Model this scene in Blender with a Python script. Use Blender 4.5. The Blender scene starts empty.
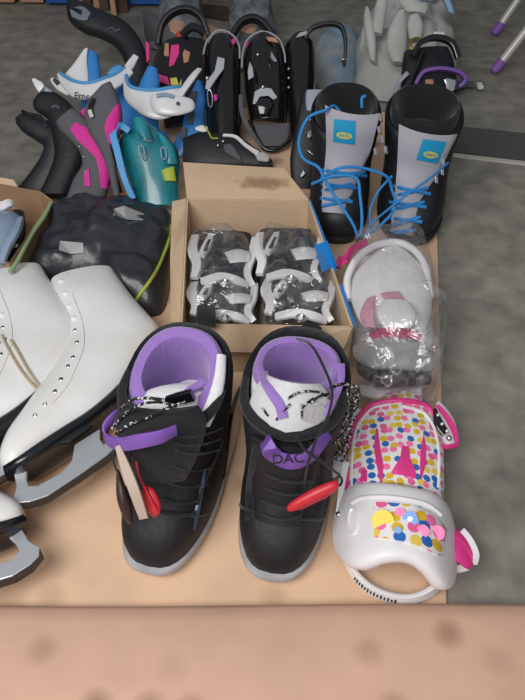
import bpy, bmesh, math, random
from mathutils import Vector as V, Matrix
from mathutils.bvhtree import BVHTree
random.seed(7)
sc = bpy.context.scene
COL = sc.collection
CAMH, F = 0.78, 672.0
S45 = math.sqrt(.5)
CP = V((0, 0, CAMH))

# ------------------------------------------------------------------ measuring the place
def ray(u, v):
    x = (u - 262.5) / F; y = (v - 350) / F
    return V((x, S45 - y * S45, -S45 - y * S45))
def G(u, v, z=0.0):
    d = ray(u, v); return CP + d * ((CAMH - z) / -d.z)
def Q(u, v, Y):
    d = ray(u, v); return CP + d * (Y / d.y)
class T:
    """a leaning plane: stands on the ground line seen at row v0 and rises k metres per metre back"""
    def __init__(s, v0, k=1.0, base=0.0):
        s.k = k; s.Y0 = G(262, v0, base).y; s.b = base
        s.n = V((0, -k, 1)).normalized()
    def __call__(s, u, v, off=0.0):
        d = ray(u, v)
        t = (s.b - CAMH - s.k * s.Y0) / (d.z - s.k * d.y)
        return CP + d * t + s.n * off
def onto(bvh, u, v, off=0.0, fall=None):
    d = ray(u, v).normalized()
    h = bvh.ray_cast(CP, d)
    if h[0] is None:          # beside the surface: take the nearest point of it
        if fall: return fall(u, v)
        best = None
        for b in (bvh.b if hasattr(bvh, 'b') else [bvh]):
            for i in range(60):
                p = CP + d * (.35 + i * .04); n = b.find_nearest(p)
                if n[0] is not None and (best is None or n[3] < best[1]): best = (n[0], n[3])
        return best[0] - d * off if best and best[1] < .03 else None
    return h[0] - d * off

# ------------------------------------------------------------------ materials
def lin(c):
    return tuple((x / 12.92 if x <= .04045 else ((x + .055) / 1.055) ** 2.4) for x in c)
def hexc(h):
    return lin(tuple(int(h[i:i + 2], 16) / 255 for i in (0, 2, 4)))
def mat(name, h, rough=.6, metal=0, bump=0, bs=60, mottle=0, ms=12, h2=None, coat=0, sheen=0, spec=.5, trans=0):
    m = bpy.data.materials.new(name); m.use_nodes = True
    nt = m.node_tree; b = nt.nodes['Principled BSDF']
    c = hexc(h)
    b.inputs['Base Color'].default_value = (*c, 1)
    b.inputs['Roughness'].default_value = rough
    b.inputs['Metallic'].default_value = metal
    b.inputs['Specular IOR Level'].default_value = spec
    b.inputs['Coat Weight'].default_value = coat
    b.inputs['Sheen Weight'].default_value = sheen
    b.inputs['Transmission Weight'].default_value = trans
    tc = nt.nodes.new('ShaderNodeTexCoord')
    if mottle:
        n = nt.nodes.new('ShaderNodeTexNoise'); n.inputs['Scale'].default_value = ms; n.inputs['Detail'].default_value = 5
        nt.links.new(tc.outputs['Object'], n.inputs['Vector'])
        r = nt.nodes.new('ShaderNodeValToRGB')
        c2 = hexc(h2) if h2 else tuple(x * (1 - mottle) for x in c)
        r.color_ramp.elements[0].position = .40 if mottle == 1 else .35; r.color_ramp.elements[0].color = (*c2, 1)
        r.color_ramp.elements[1].position = .46 if mottle == 1 else .62; r.color_ramp.elements[1].color = (*c, 1)
        nt.links.new(n.outputs['Fac'], r.inputs[0]); nt.links.new(r.outputs[0], b.inputs['Base Color'])
    if bump:
        n = nt.nodes.new('ShaderNodeTexNoise'); n.inputs['Scale'].default_value = bs; n.inputs['Detail'].default_value = 4
        nt.links.new(tc.outputs['Object'], n.inputs['Vector'])
        bp = nt.nodes.new('ShaderNodeBump'); bp.inputs['Strength'].default_value = bump; bp.inputs['Distance'].default_value = .004
        nt.links.new(n.outputs['Fac'], bp.inputs['Height']); nt.links.new(bp.outputs[0], b.inputs['Normal'])
    return m

def film(name, h='d8dce0', white=.10, gloss=.22, bs=28, strength=.9):
    m = bpy.data.materials.new(name); m.use_nodes = True; nt = m.node_tree; nt.nodes.clear()
    o = nt.nodes.new('ShaderNodeOutputMaterial'); tr = nt.nodes.new('ShaderNodeBsdfTransparent')
    tr.inputs[0].default_value = (.96, .96, .96, 1)
    gl = nt.nodes.new('ShaderNodeBsdfGlossy'); gl.inputs['Roughness'].default_value = .12
    df = nt.nodes.new('ShaderNodeBsdfDiffuse'); df.inputs[0].default_value = (*hexc(h), 1)
    tc = nt.nodes.new('ShaderNodeTexCoord')
    n = nt.nodes.new('ShaderNodeTexNoise'); n.inputs['Scale'].default_value = bs; n.inputs['Detail'].default_value = 3; n.inputs['Distortion'].default_value = 1.2
    nt.links.new(tc.outputs['Object'], n.inputs['Vector'])
    bp = nt.nodes.new('ShaderNodeBump'); bp.inputs['Strength'].default_value = strength; bp.inputs['Distance'].default_value = .01
    nt.links.new(n.outputs['Fac'], bp.inputs['Height'])
    nt.links.new(bp.outputs[0], gl.inputs['Normal']); nt.links.new(bp.outputs[0], df.inputs['Normal'])
    # creases of the film are whiter
    rp = nt.nodes.new('ShaderNodeValToRGB'); rp.color_ramp.elements[0].position = .45; rp.color_ramp.elements[1].position = .75
    rp.color_ramp.elements[0].color = (white * .5,) * 3 + (1,); rp.color_ramp.elements[1].color = (min(1, white * 2.6),) * 3 + (1,)
    nt.links.new(n.outputs['Fac'], rp.inputs[0])
    m1 = nt.nodes.new('ShaderNodeMixShader'); nt.links.new(rp.outputs[0], m1.inputs[0])
    nt.links.new(tr.outputs[0], m1.inputs[1]); nt.links.new(df.outputs[0], m1.inputs[2])
    m2 = nt.nodes.new('ShaderNodeMixShader'); m2.inputs[0].default_value = gloss
    nt.links.new(m1.outputs[0], m2.inputs[1]); nt.links.new(gl.outputs[0], m2.inputs[2])
    nt.links.new(m2.outputs[0], o.inputs[0])
    return m

def dotted(name, scale=95, base='f4f1f2', thr=.36, big=False):
    m = mat(name, base, .35, coat=.3); nt = m.node_tree; b = nt.nodes['Principled BSDF']
    tc = nt.nodes.new('ShaderNodeTexCoord')
    vo = nt.nodes.new('ShaderNodeTexVoronoi'); vo.voronoi_dimensions = '2D'; vo.inputs['Scale'].default_value = scale; vo.inputs['Randomness'].default_value = .55
    mp = nt.nodes.new('ShaderNodeMapping'); mp.inputs['Scale'].default_value = (1, 1, .02)
    nt.links.new(tc.outputs['Object'], mp.inputs['Vector']); nt.links.new(mp.outputs[0], vo.inputs['Vector'])
    lt = nt.nodes.new('ShaderNodeMath'); lt.operation = 'LESS_THAN'; lt.inputs[1].default_value = thr
    nt.links.new(vo.outputs['Distance'], lt.inputs[0])
    sp = nt.nodes.new('ShaderNodeSeparateColor'); nt.links.new(vo.outputs['Color'], sp.inputs[0])
    rp = nt.nodes.new('ShaderNodeValToRGB'); rp.color_ramp.interpolation = 'CONSTANT'
    cols = [('ff7fb4', 0), ('e8c22c', .27), ('2f6fc0', .5), ('f4679f', .7), ('f0d35a', .86)]
    rp.color_ramp.elements[0].color = (*hexc(cols[0][0]), 1); rp.color_ramp.elements[1].position = cols[1][1]; rp.color_ramp.elements[1].color = (*hexc(cols[1][0]), 1)
    for c, p in cols[2:]:
        e = rp.color_ramp.elements.new(p); e.color = (*hexc(c), 1)
    nt.links.new(sp.outputs[0], rp.inputs[0])
    mx = nt.nodes.new('ShaderNodeMix'); mx.data_type = 'RGBA'
    mx.inputs[6].default_value = (*hexc(base), 1)
    nt.links.new(lt.outputs[0], mx.inputs[0]); nt.links.new(rp.outputs[0], mx.inputs[7]); nt.links.new(mx.outputs[2], b.inputs['Base Color'])
    return m

def cardboard(name, h='c79f7c', spots=True, seed=0, spot_scale=16, dark='7d5c42'):
    m = mat(name, h, .8, spec=.2); nt = m.node_tree; b = nt.nodes['Principled BSDF']
    tc = nt.nodes.new('ShaderNodeTexCoord')
    mp = nt.nodes.new('ShaderNodeMapping'); mp.inputs['Location'].default_value = (seed * 1.37, seed * .71, 0)
    nt.links.new(tc.outputs['Object'], mp.inputs[0])
    n = nt.nodes.new('ShaderNodeTexNoise'); n.inputs['Scale'].default_value = 9; n.inputs['Detail'].default_value = 6
    nt.links.new(mp.outputs[0], n.inputs['Vector'])
    c = hexc(h)
    r = nt.nodes.new('ShaderNodeValToRGB')
    r.color_ramp.elements[0].position = .3; r.color_ramp.elements[0].color = (*(x * .86 for x in c), 1)
    r.color_ramp.elements[1].position = .7; r.color_ramp.elements[1].color = (*(min(1, x * 1.06) for x in c), 1)
    nt.links.new(n.outputs['Fac'], r.inputs[0])
    out = r.outputs[0]
    if spots:
        vo = nt.nodes.new('ShaderNodeTexVoronoi'); vo.voronoi_dimensions = '2D'; vo.inputs['Scale'].default_value = spot_scale; vo.inputs['Randomness'].default_value = 1
        ms = nt.nodes.new('ShaderNodeMapping'); ms.inputs['Scale'].default_value = (1, 1, .01); ms.inputs['Location'].default_value = (seed * 2.1, seed, 0)
        nt.links.new(tc.outputs['Object'], ms.inputs[0]); nt.links.new(ms.outputs[0], vo.inputs['Vector'])
        sp = nt.nodes.new('ShaderNodeSeparateColor'); nt.links.new(vo.outputs['Color'], sp.inputs[0])
        rd = nt.nodes.new('ShaderNodeMapRange'); rd.inputs['From Min'].default_value = .28; rd.inputs['From Max'].default_value = .08
        nt.links.new(vo.outputs['Distance'], rd.inputs['Value'])
        pw = nt.nodes.new('ShaderNodeMapRange'); pw.inputs['From Min'].default_value = .35; pw.inputs['From Max'].default_value = 1; pw.inputs['To Max'].default_value = .55
        nt.links.new(sp.outputs[1], pw.inputs['Value'])
        mu = nt.nodes.new('ShaderNodeMath'); mu.operation = 'MULTIPLY'
        nt.links.new(rd.outputs[0], mu.inputs[0]); nt.links.new(pw.outputs[0], mu.inputs[1])
        mx = nt.nodes.new('ShaderNodeMix'); mx.data_type = 'RGBA'
        nt.links.new(mu.outputs[0], mx.inputs[0]); nt.links.new(out, mx.inputs[6]); mx.inputs[7].default_value = (*hexc(dark), 1)
        out = mx.outputs[2]
    nt.links.new(out, b.inputs['Base Color'])
    n2 = nt.nodes.new('ShaderNodeTexNoise'); n2.inputs['Scale'].default_value = 30; nt.links.new(tc.outputs['Object'], n2.inputs['Vector'])
    bp = nt.nodes.new('ShaderNodeBump'); bp.inputs['Strength'].default_value = .15; bp.inputs['Distance'].default_value = .004
    nt.links.new(n2.outputs['Fac'], bp.inputs['Height']); nt.links.new(bp.outputs[0], b.inputs['Normal'])
    return m

def concrete():
    m = mat('concrete', '78797a', .75); nt = m.node_tree; b = nt.nodes['Principled BSDF']
    tc = nt.nodes.new('ShaderNodeTexCoord')
    n = nt.nodes.new('ShaderNodeTexNoise'); n.inputs['Scale'].default_value = 3.2; n.inputs['Detail'].default_value = 9; n.inputs['Roughness'].default_value = .65
    nt.links.new(tc.outputs['Object'], n.inputs['Vector'])
    r = nt.nodes.new('ShaderNodeValToRGB')
    r.color_ramp.elements[0].position = .32; r.color_ramp.elements[0].color = (*hexc('7d7a72'), 1)
    r.color_ramp.elements[1].position = .7; r.color_ramp.elements[1].color = (*hexc('a39e93'), 1)
    nt.links.new(n.outputs['Fac'], r.inputs[0])
    n3 = nt.nodes.new('ShaderNodeTexNoise'); n3.inputs['Scale'].default_value = 22; n3.inputs['Detail'].default_value = 6
    nt.links.new(tc.outputs['Object'], n3.inputs['Vector'])
    r3 = nt.nodes.new('ShaderNodeValToRGB'); r3.color_ramp.elements[0].position = .3; r3.color_ramp.elements[0].color = (.66, .66, .66, 1)
    r3.color_ramp.elements[1].position = .68; r3.color_ramp.elements[1].color = (1.12, 1.12, 1.12, 1)
    nt.links.new(n3.outputs['Fac'], r3.inputs[0])
    mx = nt.nodes.new('ShaderNodeMix'); mx.data_type = 'RGBA'; mx.blend_type = 'MULTIPLY'; mx.inputs[0].default_value = 1
    nt.links.new(r.outputs[0], mx.inputs[6]); nt.links.new(r3.outputs[0], mx.inputs[7])
    nt.links.new(mx.outputs[2], b.inputs['Base Color'])
    bp = nt.nodes.new('ShaderNodeBump'); bp.inputs['Strength'].default_value = .2; bp.inputs['Distance'].default_value = .003
    nt.links.new(n3.outputs['Fac'], bp.inputs['Height']); nt.links.new(bp.outputs[0], b.inputs['Normal'])
    return m

M = dict(
    concrete=concrete(), card=cardboard('cardboard_mat', 'e6c2a2', seed=1, spot_scale=13), card2=cardboard('cardboard_near', 'd6ae97', seed=4, spot_scale=13),
    boxc=cardboard('box_cardboard', 'd8bc9c', spots=True, seed=9, spot_scale=6), boxd=cardboard('box_cardboard_brown', 'a98a6c', spots=False, seed=3),
    black=mat('black_leather', '1b1c22', .62, bump=.3, bs=120, mottle=.3), blackf=mat('black_fabric', '131418', .85, bump=.4, bs=160, sheen=.2),
    blackg=mat('black_gloss_plastic', '121316', .18, coat=.6), blackm=mat('black_matt_plastic', '1f2127', .5, bump=.15, bs=60),
    navy=mat('navy_panel', '26364e', .35, coat=.4),
    purple=mat('purple_fleece', '9673bf', .85, bump=.4, bs=220, sheen=.4), purpleb=mat('purple_band', '7d56b0', .5),
    grey=mat('grey_fabric', 'b9b8b8', .8, bump=.3, bs=200), white=mat('white_plastic', 'eeeef0', .32, coat=.3), whitef=mat('white_fabric', 'e4e3e6', .8, bump=.3, bs=120),
    solew=mat('sole_rubber', 'b9b8ba', .5, mottle=.2, ms=30), solew2=mat('sole_rubber_white', 'd8d8d8', .5),
    skate=mat('white_skate_leather', 'edeef0', .38, bump=.12, bs=25, mottle=.08, ms=8, h2='e0ddd6', coat=.2), sole=mat('black_skate_sole', '17191d', .25, coat=.5),
    chrome=mat('bright_steel', 'dfe2e6', .22, metal=1), steel=mat('brushed_steel', 'c9cdd3', .32, metal=.55), steeld=mat('dark_and_shaded_steel', '5d5046', .4, metal=.8),
    lace=mat('cream_lace', 'b8a98c', .85, bump=.4, bs=300), red=mat('red_plastic', 'cf2f3c', .4), tagw=mat('pale_wood_tag', 'b8a496', .6),
    pink=mat('pink_plastic', 'e23c8c', .4), pinkf=mat('bright_pink_fabric', 'd8309a', .7, bump=.3, bs=150), greyd=mat('dark_grey_foam', '5c5b60', .8, bump=.3, bs=120),
    blue=mat('blue_plastic', '3b8bd8', .35, coat=.2), lblue=mat('light_blue_foam', '58a3dc', .6), bluetape=mat('blue_tape', '1f86d8', .45),
    bluelace=mat('blue_lace', '2f8fd8', .7, bump=.4, bs=300), patch=mat('blue_label_patch', '1a9ccd', .6), yellow=mat('yellow_print', 'd9cf5a', .6),
    teal=mat('translucent_teal', '2ea5b4', .25, trans=.3, coat=.4, mottle=.45, ms=22), greeny=mat('yellow_green_trim', 'a9b93e', .5), greenp=mat('pale_green_trim', '93ab7c', .5),
    tongueg=mat('pale_grey_tongue', 'b3b1bb', .65, bump=.15, bs=80), bag=mat('black_shiny_nylon', '303238', .34, bump=1, bs=26, coat=.15),
    paper=mat('pale_paper_label', 'a9a9aa', .6), wood=mat('pale_wood', 'c79c7c', .7, mottle=.2, ms=20), woodd=mat('dark_wood', '5b4636', .7, mottle=.3, ms=20),
    bluep=mat('blue_painted_wood', '1f5fae', .5), jeans=mat('grey_marbled_denim', '8d9399', .9, bump=.3, bs=60, mottle=.4, ms=38, h2='595f66'),
    skin=mat('skin', 'c49a80', .6), shoe=mat('grey_canvas_shoe', '62656a', .8), alu=mat('aluminium', 'cfcdc2', .35, metal=.15), legp=mat('purple_rubber_foot', '8e5fb4', .6),
    greyp=mat('blue_grey_plastic', '8fa3bb', .35, coat=.3), greyw=mat('rumpled_pale_fabric', 'c6c9c4', .75, bump=.5, bs=18, mottle=.25, ms=9), paleb=mat('pale_blue_print', '8fb0d6', .7),
    rub=mat('dark_rubber', '565655', .8, bump=.2, bs=60), dots=dotted('dotted_white', 88, thr=.42), dotsb=dotted('dotted_white_large', 66, thr=.46),
    rubw=mat('soft_white_rubber', 'eae8ea', .42, bump=.06, bs=30), film=film('clear_film', 'f4f5f8', white=.07, gloss=.13, bs=34, strength=1), film2=film('cloudy_film', 'e0dcd4', white=.09, gloss=.11, bs=34, strength=1),
    mesh=mat('white_grey_mesh', 'd3d3d6', .8, bump=.2, bs=330, mottle=.06, ms=200), tan=mat('tan_print_and_reflection', 'c08a6c', .7), gold=mat('brass_metal', 'b69a4a', .3, metal=.9),
    green=mat('dark_green_plastic', '2b4a3e', .4), orange=mat('red_orange_print', 'c8503c', .6), speck=mat('speckled_cord', '141416', .8, mottle=1, ms=260, h2='d0d0d2'),
    mud=mat('brown_dirt', '7a5a40', .9),
)

# ------------------------------------------------------------------ mesh kit
def cat(P, k=6, closed=False):
    """catmull-rom through tuples / vectors"""
    n = len(P); out = []
    if n < 3: return [P[0].lerp(P[1], i / k) for i in range(k + 1)]
    segs = n if closed else n - 1
    for i in range(segs):
        if closed: a, b, c, d = P[(i - 1) % n], P[i], P[(i + 1) % n], P[(i + 2) % n]
        else: a, b, c, d = P[max(i - 1, 0)], P[i], P[i + 1], P[min(i + 2, n - 1)]
        for j in range(k):
            t = j / k
            out.append(.5 * ((2 * b) + (c - a) * t + (2 * a - 5 * b + 4 * c - d) * t * t + (3 * b - a - 3 * c + d) * t ** 3))
    if not closed: out.append(P[-1].copy())
    return out
def catf(L, k):
    return [p.x for p in cat([V((x, 0, 0)) for x in L], k)] if len(L) > 2 else [L[0] + (L[1] - L[0]) * i / k for i in range(k + 1)]

catv = cat
class MB:
    def __init__(s): s.v = []; s.f = []; s.m = []
    def add(s, vs, fs, mi=0):
        o = len(s.v); s.v += [V(p) for p in vs]; s.f += [tuple(i + o for i in f) for f in fs]; s.m += [mi] * len(fs); return s
    def loft(s, rings, cap0=True, cap1=True, mi=0):
        n = len(rings[0]); vs = [p for r in rings for p in r]; fs = []
        for i in range(len(rings) - 1):
            for j in range(n):
                fs.append((i * n + j, i * n + (j + 1) % n, (i + 1) * n + (j + 1) % n, (i + 1) * n + j))
        if cap0: fs.append(tuple(range(n)))
        if cap1: fs.append(tuple(range((len(rings) - 1) * n, len(rings) * n)))
        return s.add(vs, fs, mi)
    def tube(s, P, r, n=8, k=5, closed=False, mi=0, smooth=True):
        P = [V(p) for p in P]
        R = r if isinstance(r, (list, tuple)) else None
        if smooth and len(P) > 2:
            if R: R = catf(list(R), k)
            P = cat(P, k, closed)
        rings = []; nrm = None
        for i, p in enumerate(P):
            a = P[i - 1] if (i > 0 or closed) else p; b = P[(i + 1) % len(P)] if (i < len(P) - 1 or closed) else p
            t = (b - a).normalized()
            if nrm is None: nrm = t.orthogonal().normalized()
            nrm = (nrm - t * nrm.dot(t)).normalized(); bi = t.cross(nrm)
            rr = R[min(i, len(R) - 1)] if R else r
            rings.append([p + (nrm * math.cos(q) + bi * math.sin(q)) * rr for q in [2 * math.pi * j / n for j in range(n)]])
        if closed: rings.append(rings[0])
        return s.loft(rings, not closed, not closed, mi)
    def pad(s, st, th=.01, n=16, k=4, e=1.0, mi=0, bulge=0, smooth=True):
        st = [x for x in st if x[0] is not None and x[1] is not None]
        if len(st) < 2: print('PAD SKIPPED'); st = [(V((0, 0, -1)), V((.01, 0, -1)), .001), (V((0, .01, -1)), V((.01, .01, -1)), .001)]
        """st: [(A,B)] or [(A,B,th)]; elliptical sections between the two edges; bulge arches them towards the eye"""
        A = [V(x[0]) for x in st]; B = [V(x[1]) for x in st]; H = [x[2] if len(x) > 2 else th for x in st]
        if smooth:
            if len(st) > 2: H = catf(H, k)
            else: H = catf(H, k)
            A = cat(A, k); B = cat(B, k)
        rings = []; last = None
        for i in range(len(A)):
            mid = (A[i] + B[i]) / 2; h = (B[i] - A[i]) / 2
            j0, j1 = max(0, i - 1), min(len(A) - 1, i + 1)
            t = (A[j1] + B[j1] - A[j0] - B[j0])
            nn = h.cross(t)
            if nn.length < 1e-9: nn = last or V((0, 0, 1))
            nn.normalize()
            if nn.dot(CP - mid) < 0: nn = -nn
            last = nn
            rg = []
            for j in range(n):
                q = 2 * math.pi * j / n; c, d = math.cos(q), math.sin(q)
                c2 = math.copysign(abs(c) ** e, c); d2 = math.copysign(abs(d) ** e, d)
                rg.append(mid + h * c2 + nn * (d2 * H[i] + bulge * (1 - c2 * c2)))
            rings.append(rg)
        return s.loft(rings, True, True, mi)
    def strap(s, P, w, wd, th=.003, k=5, mi=0, closed=False):
        """flat band along P; wd is the direction of its width (one vector or one per point); w may be a list"""
        P = [V(p) for p in P]; n = len(P)
        W = list(w) if isinstance(w, (list, tuple)) else [w] * n
        D = [V(d) for d in wd] if isinstance(wd, list) else [V(wd)] * n
        if n > 2:
            P2 = cat(P, k, closed)
            if closed: W = W + [W[0]]; D = D + [D[0]]
            W = catf(W, k)[:len(P2)]; D = cat(D, k)[:len(P2)]; P = P2
        rings = []
        for i, p in enumerate(P):
            a = P[i - 1] if (i > 0 or closed) else p; b = P[(i + 1) % len(P)] if (i < len(P) - 1 or closed) else p
            t = (b - a).normalized(); d = D[i] - t * D[i].dot(t)
            d.normalize(); nn = t.cross(d)
            rg = []
            for (x, y) in ((-.5, -.35), (-.46, -.5), (.46, -.5), (.5, -.35), (.5, .35), (.46, .5), (-.46, .5), (-.5, .35)):
                rg.append(p + d * x * W[i] + nn * y * th)
            rings.append(rg)
        if closed: rings.append(rings[0])
        return s.loft(rings, not closed, not closed, mi)
    def plate(s, P, th=.004, mi=0, nv=None):
        """polygon with thickness; P in order"""
        P = [V(p) for p in P]; n = len(P)
        if nv is None:
            nv = V((0, 0, 0))
            for i in range(n):
                a, b = P[i], P[(i + 1) % n]; nv += a.cross(b)
            nv.normalize()
            if nv.dot(CP - P[0]) < 0: nv = -nv
        vs = [p + nv * th * .5 for p in P] + [p - nv * th * .5 for p in P]
        fs = [tuple(range(n)), tuple(range(2 * n - 1, n - 1, -1))] + [(i, (i + 1) % n, n + (i + 1) % n, n + i) for i in range(n)]
        return s.add(vs, fs, mi)
    def box(s, c, sz, R=None, mi=0):
        c = V(c); vs = []
        for x in (-.5, .5):
            for y in (-.5, .5):
                for z in (-.5, .5):
                    p = V((x * sz[0], y * sz[1], z * sz[2]))
                    vs.append(c + (R @ p if R else p))
        return s.add(vs, [(0, 1, 3, 2), (4, 6, 7, 5), (0, 4, 5, 1), (2, 3, 7, 6), (0, 2, 6, 4), (1, 5, 7, 3)], mi)
    def ball(s, c, r, n=12, m=8, mi=0):
        c = V(c); r = r if isinstance(r, (tuple, list)) else (r, r, r); rings = []
        for i in range(1, m):
            a = math.pi * i / m
            rings.append([c + V((r[0] * math.sin(a) * math.cos(b), r[1] * math.sin(a) * math.sin(b), r[2] * math.cos(a))) for b in [2 * math.pi * j / n for j in range(n)]])
        return s.loft(rings, True, True, mi)
    def dome(s, out, h, rings=12, wr=.0, ws=20, flat=4.0, base=0.0, seed=0, k=3):
        """lumpy heap over a ground outline"""
        from mathutils import noise
        P = cat([V(p) for p in out], k, True); c = sum(P, V()) / len(P); R = []
        for i in range(rings + 1):
            t = 1 - i / rings * .985
            rg = []
            for p in P:
                q = c.lerp(p, t); z = base + h * max(0, 1 - t ** flat) ** .5
                nz = noise.noise(V((q.x * ws + seed, q.y * ws, seed))) + .5 * noise.noise(V((q.x * ws * 2.3, q.y * ws * 2.3 + seed, 3)))
                e = min(1, (1 - t) * 5)
                z += wr * nz * e
                q2 = q.copy(); q2.z = max(base, z)
                if t == 1: q2.z = base
                q2.x += wr * .6 * noise.noise(V((q.y * ws, seed, q.x * ws))) * e
                rg.append(q2)
            R.append(rg)
        return s.loft(R, True, True)
    def bvh(s):
        return BVHTree.FromPolygons([tuple(p) for p in s.v], s.f)
    def build(s, name, m, parent=None, smooth=True, bevel=0, sub=0, ang=50):
        me = bpy.data.meshes.new(name)
        root = parent
        while root is not None and root.parent is not None: root = root.parent
        off = Matrix.Identity(4)
        if root is not None: off = ROOTM[root.name].inverted()
        me.from_pydata([tuple(off @ p) for p in s.v], [], s.f)
        ms = m if isinstance(m, (list, tuple)) else [m]
        for x in ms: me.materials.append(x)
        for p, i in zip(me.polygons, s.m): p.material_index = i
        bm = bmesh.new(); bm.from_mesh(me)
        bmesh.ops.remove_doubles(bm, verts=bm.verts, dist=1e-6)
        big = [f for f in bm.faces if len(f.verts) > 4]
        if big: bmesh.ops.triangulate(bm, faces=big)
        bmesh.ops.recalc_face_normals(bm, faces=bm.faces)
        for f in bm.faces: f.smooth = smooth
        if smooth:
            for e in bm.edges:
                if len(e.link_faces) == 2 and e.calc_face_angle(0) > math.radians(ang): e.smooth = False
        bm.to_mesh(me); bm.free()
        o = bpy.data.objects.new(name, me); COL.objects.link(o)
        if parent is not None: o.parent = parent
        if bevel:
            b = o.modifiers.new('bevel', 'BEVEL'); b.width = bevel; b.segments = 2; b.limit_method = 'ANGLE'
        if sub:
            b = o.modifiers.new('sub', 'SUBSURF'); b.levels = sub; b.render_levels = sub
        return o
ROOTM = {}
def thing(name, label, cate, loc, rz=0, group=None):
    o = bpy.data.objects.new(name, None); COL.objects.link(o); o.location = loc; o.rotation_euler = (0, 0, rz)
    o.empty_display_size = .03
    o['label'] = label; o['category'] = cate
    if group: o['group'] = group
    ROOTM[o.name] = Matrix.Translation(V(loc)) @ Matrix.Rotation(rz, 4, 'Z')
    return o
def tag(o, label, cate, group=None):
    o['label'] = label; o['category'] = cate
    if group: o['group'] = group
    return o
def struct(o): o['kind'] = 'structure'; return o
def lab(o, l): o['label'] = l; return o
def text(name, body, size, m, parent, X, Yv, origin, ext=.0006):
    """lettering lying in the plane of X, Yv at origin (world)"""
    cu = bpy.data.curves.new(name, 'FONT'); cu.body = body; cu.size = size; cu.extrude = ext; cu.align_x = 'CENTER'; cu.align_y = 'CENTER'; cu.resolution_u = 3
    to = bpy.data.objects.new(name, cu); COL.objects.link(to)
    bpy.context.view_layer.update()
    me = bpy.data.meshes.new_from_object(to.evaluated_get(bpy.context.evaluated_depsgraph_get()))
    bpy.data.objects.remove(to)
    X = V(X).normalized(); Yv = V(Yv); Yv = (Yv - X * Yv.dot(X)).normalized(); Z = X.cross(Yv)
    root = parent
    while root.parent is not None: root = root.parent
    off = ROOTM[root.name].inverted()
    for vv in me.vertices:
        c = vv.co; vv.co = off @ (V(origin) + X * c.x + Yv * c.y + Z * c.z)
    me.materials.clear(); me.materials.append(m)
    o = bpy.data.objects.new(name, me); COL.objects.link(o); o.parent = parent
    return o
def px(n, depth): return n * depth / F      # length of n pixels at a depth

exec_parts = []
# ================================================================== SETTING
fl = MB().plate([(-4, -1.6, -.02), (4, -1.6, -.02), (4, 6, -.02), (-4, 6, -.02)], .04)
struct(fl.build('floor', M['concrete'], smooth=False))
def wall(nm, c, sz): struct(MB().box(c, sz).build(nm, M['wallm'], smooth=False))
M['wallm'] = mat('dark_wall_paint', '4c4b49', .9)
wall('wall_back', (0, 6.05, 1.5), (8.2, .1, 3)); wall('wall_left', (-4.05, 2.2, 1.5), (.1, 7.6, 3)); wall('wall_right', (4.05, 2.2, 1.5), (.1, 7.6, 3))
# metal threshold set in the floor and the darker strip behind it
a, b = G(452, 156, .004), G(530, 165, .004); d = (b - a).normalized(); e = b + d * .8
n2 = V((-d.y, d.x, 0))
tag(MB().plate([a + V((0, 0, -.002)), e + V((0, 0, -.002)), e + n2 * .016 + V((0, 0, -.002)), a + n2 * .016 + V((0, 0, -.002))], .004).build('threshold_strip', M['alu'], smooth=False, bevel=.0008),
    'shiny metal strip set across the concrete floor right of the boots with blue laces', 'threshold strip')
tag(MB().plate([a + n2 * .02, e + n2 * .02, e + n2 * .15, a + n2 * .15], .003).build('floor_mat', M['rub'], smooth=False),
    'flat dark grey mat on the floor just behind the shiny metal strip', 'mat')

# cardboard the gear stands on
cs = MB().plate([(-1.05, .20, .003), (.20, .20, .003), G(446, 604, .003), G(441, 400, .003), G(437, 240, .003), G(431, 150, .003), (.36, 1.62, .003), (-.22, 1.66, .003), G(95, 150, .003), G(60, 215, .003), (-1.0, .98, .003)], .005, nv=V((0, 0, 1)))
tag(cs.build('cardboard_sheet', M['card'], smooth=False), 'large flat tan cardboard sheet with brown spots lying under boots, skates and bindings', 'cardboard')
nf = MB(); yb = G(262, 601, .034).y
prof = [(yb + .002, .004), (yb + .003, .014), (yb + .001, .021), (yb - .005, .0255), (yb - .022, .032), (yb - .1, .033), (yb - .22, .03), (yb - .42, .028)]
xs = [-.9 + 1.8 * i / 24 for i in range(25)]
for (dz, fl_) in ((0, 0), (-.004, 1)):
    pass
rings = []
for x in xs:
    w = .0012 * math.sin(x * 9)
    rings.append([V((x, y + w, z + w)) for y, z in prof] + [V((x, y + w - (.004 if i < 4 else 0), z + w - .0045 * (0 if i < 2 else 1))) for i, (y, z) in reversed(list(enumerate(prof)))])
nf.loft(rings)
NFO = tag(nf.build('cardboard_flap', M['card2'], smooth=True), 'blurred pinkish tan cardboard flap folded across the nearest edge, in front of everything', 'cardboard')

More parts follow.
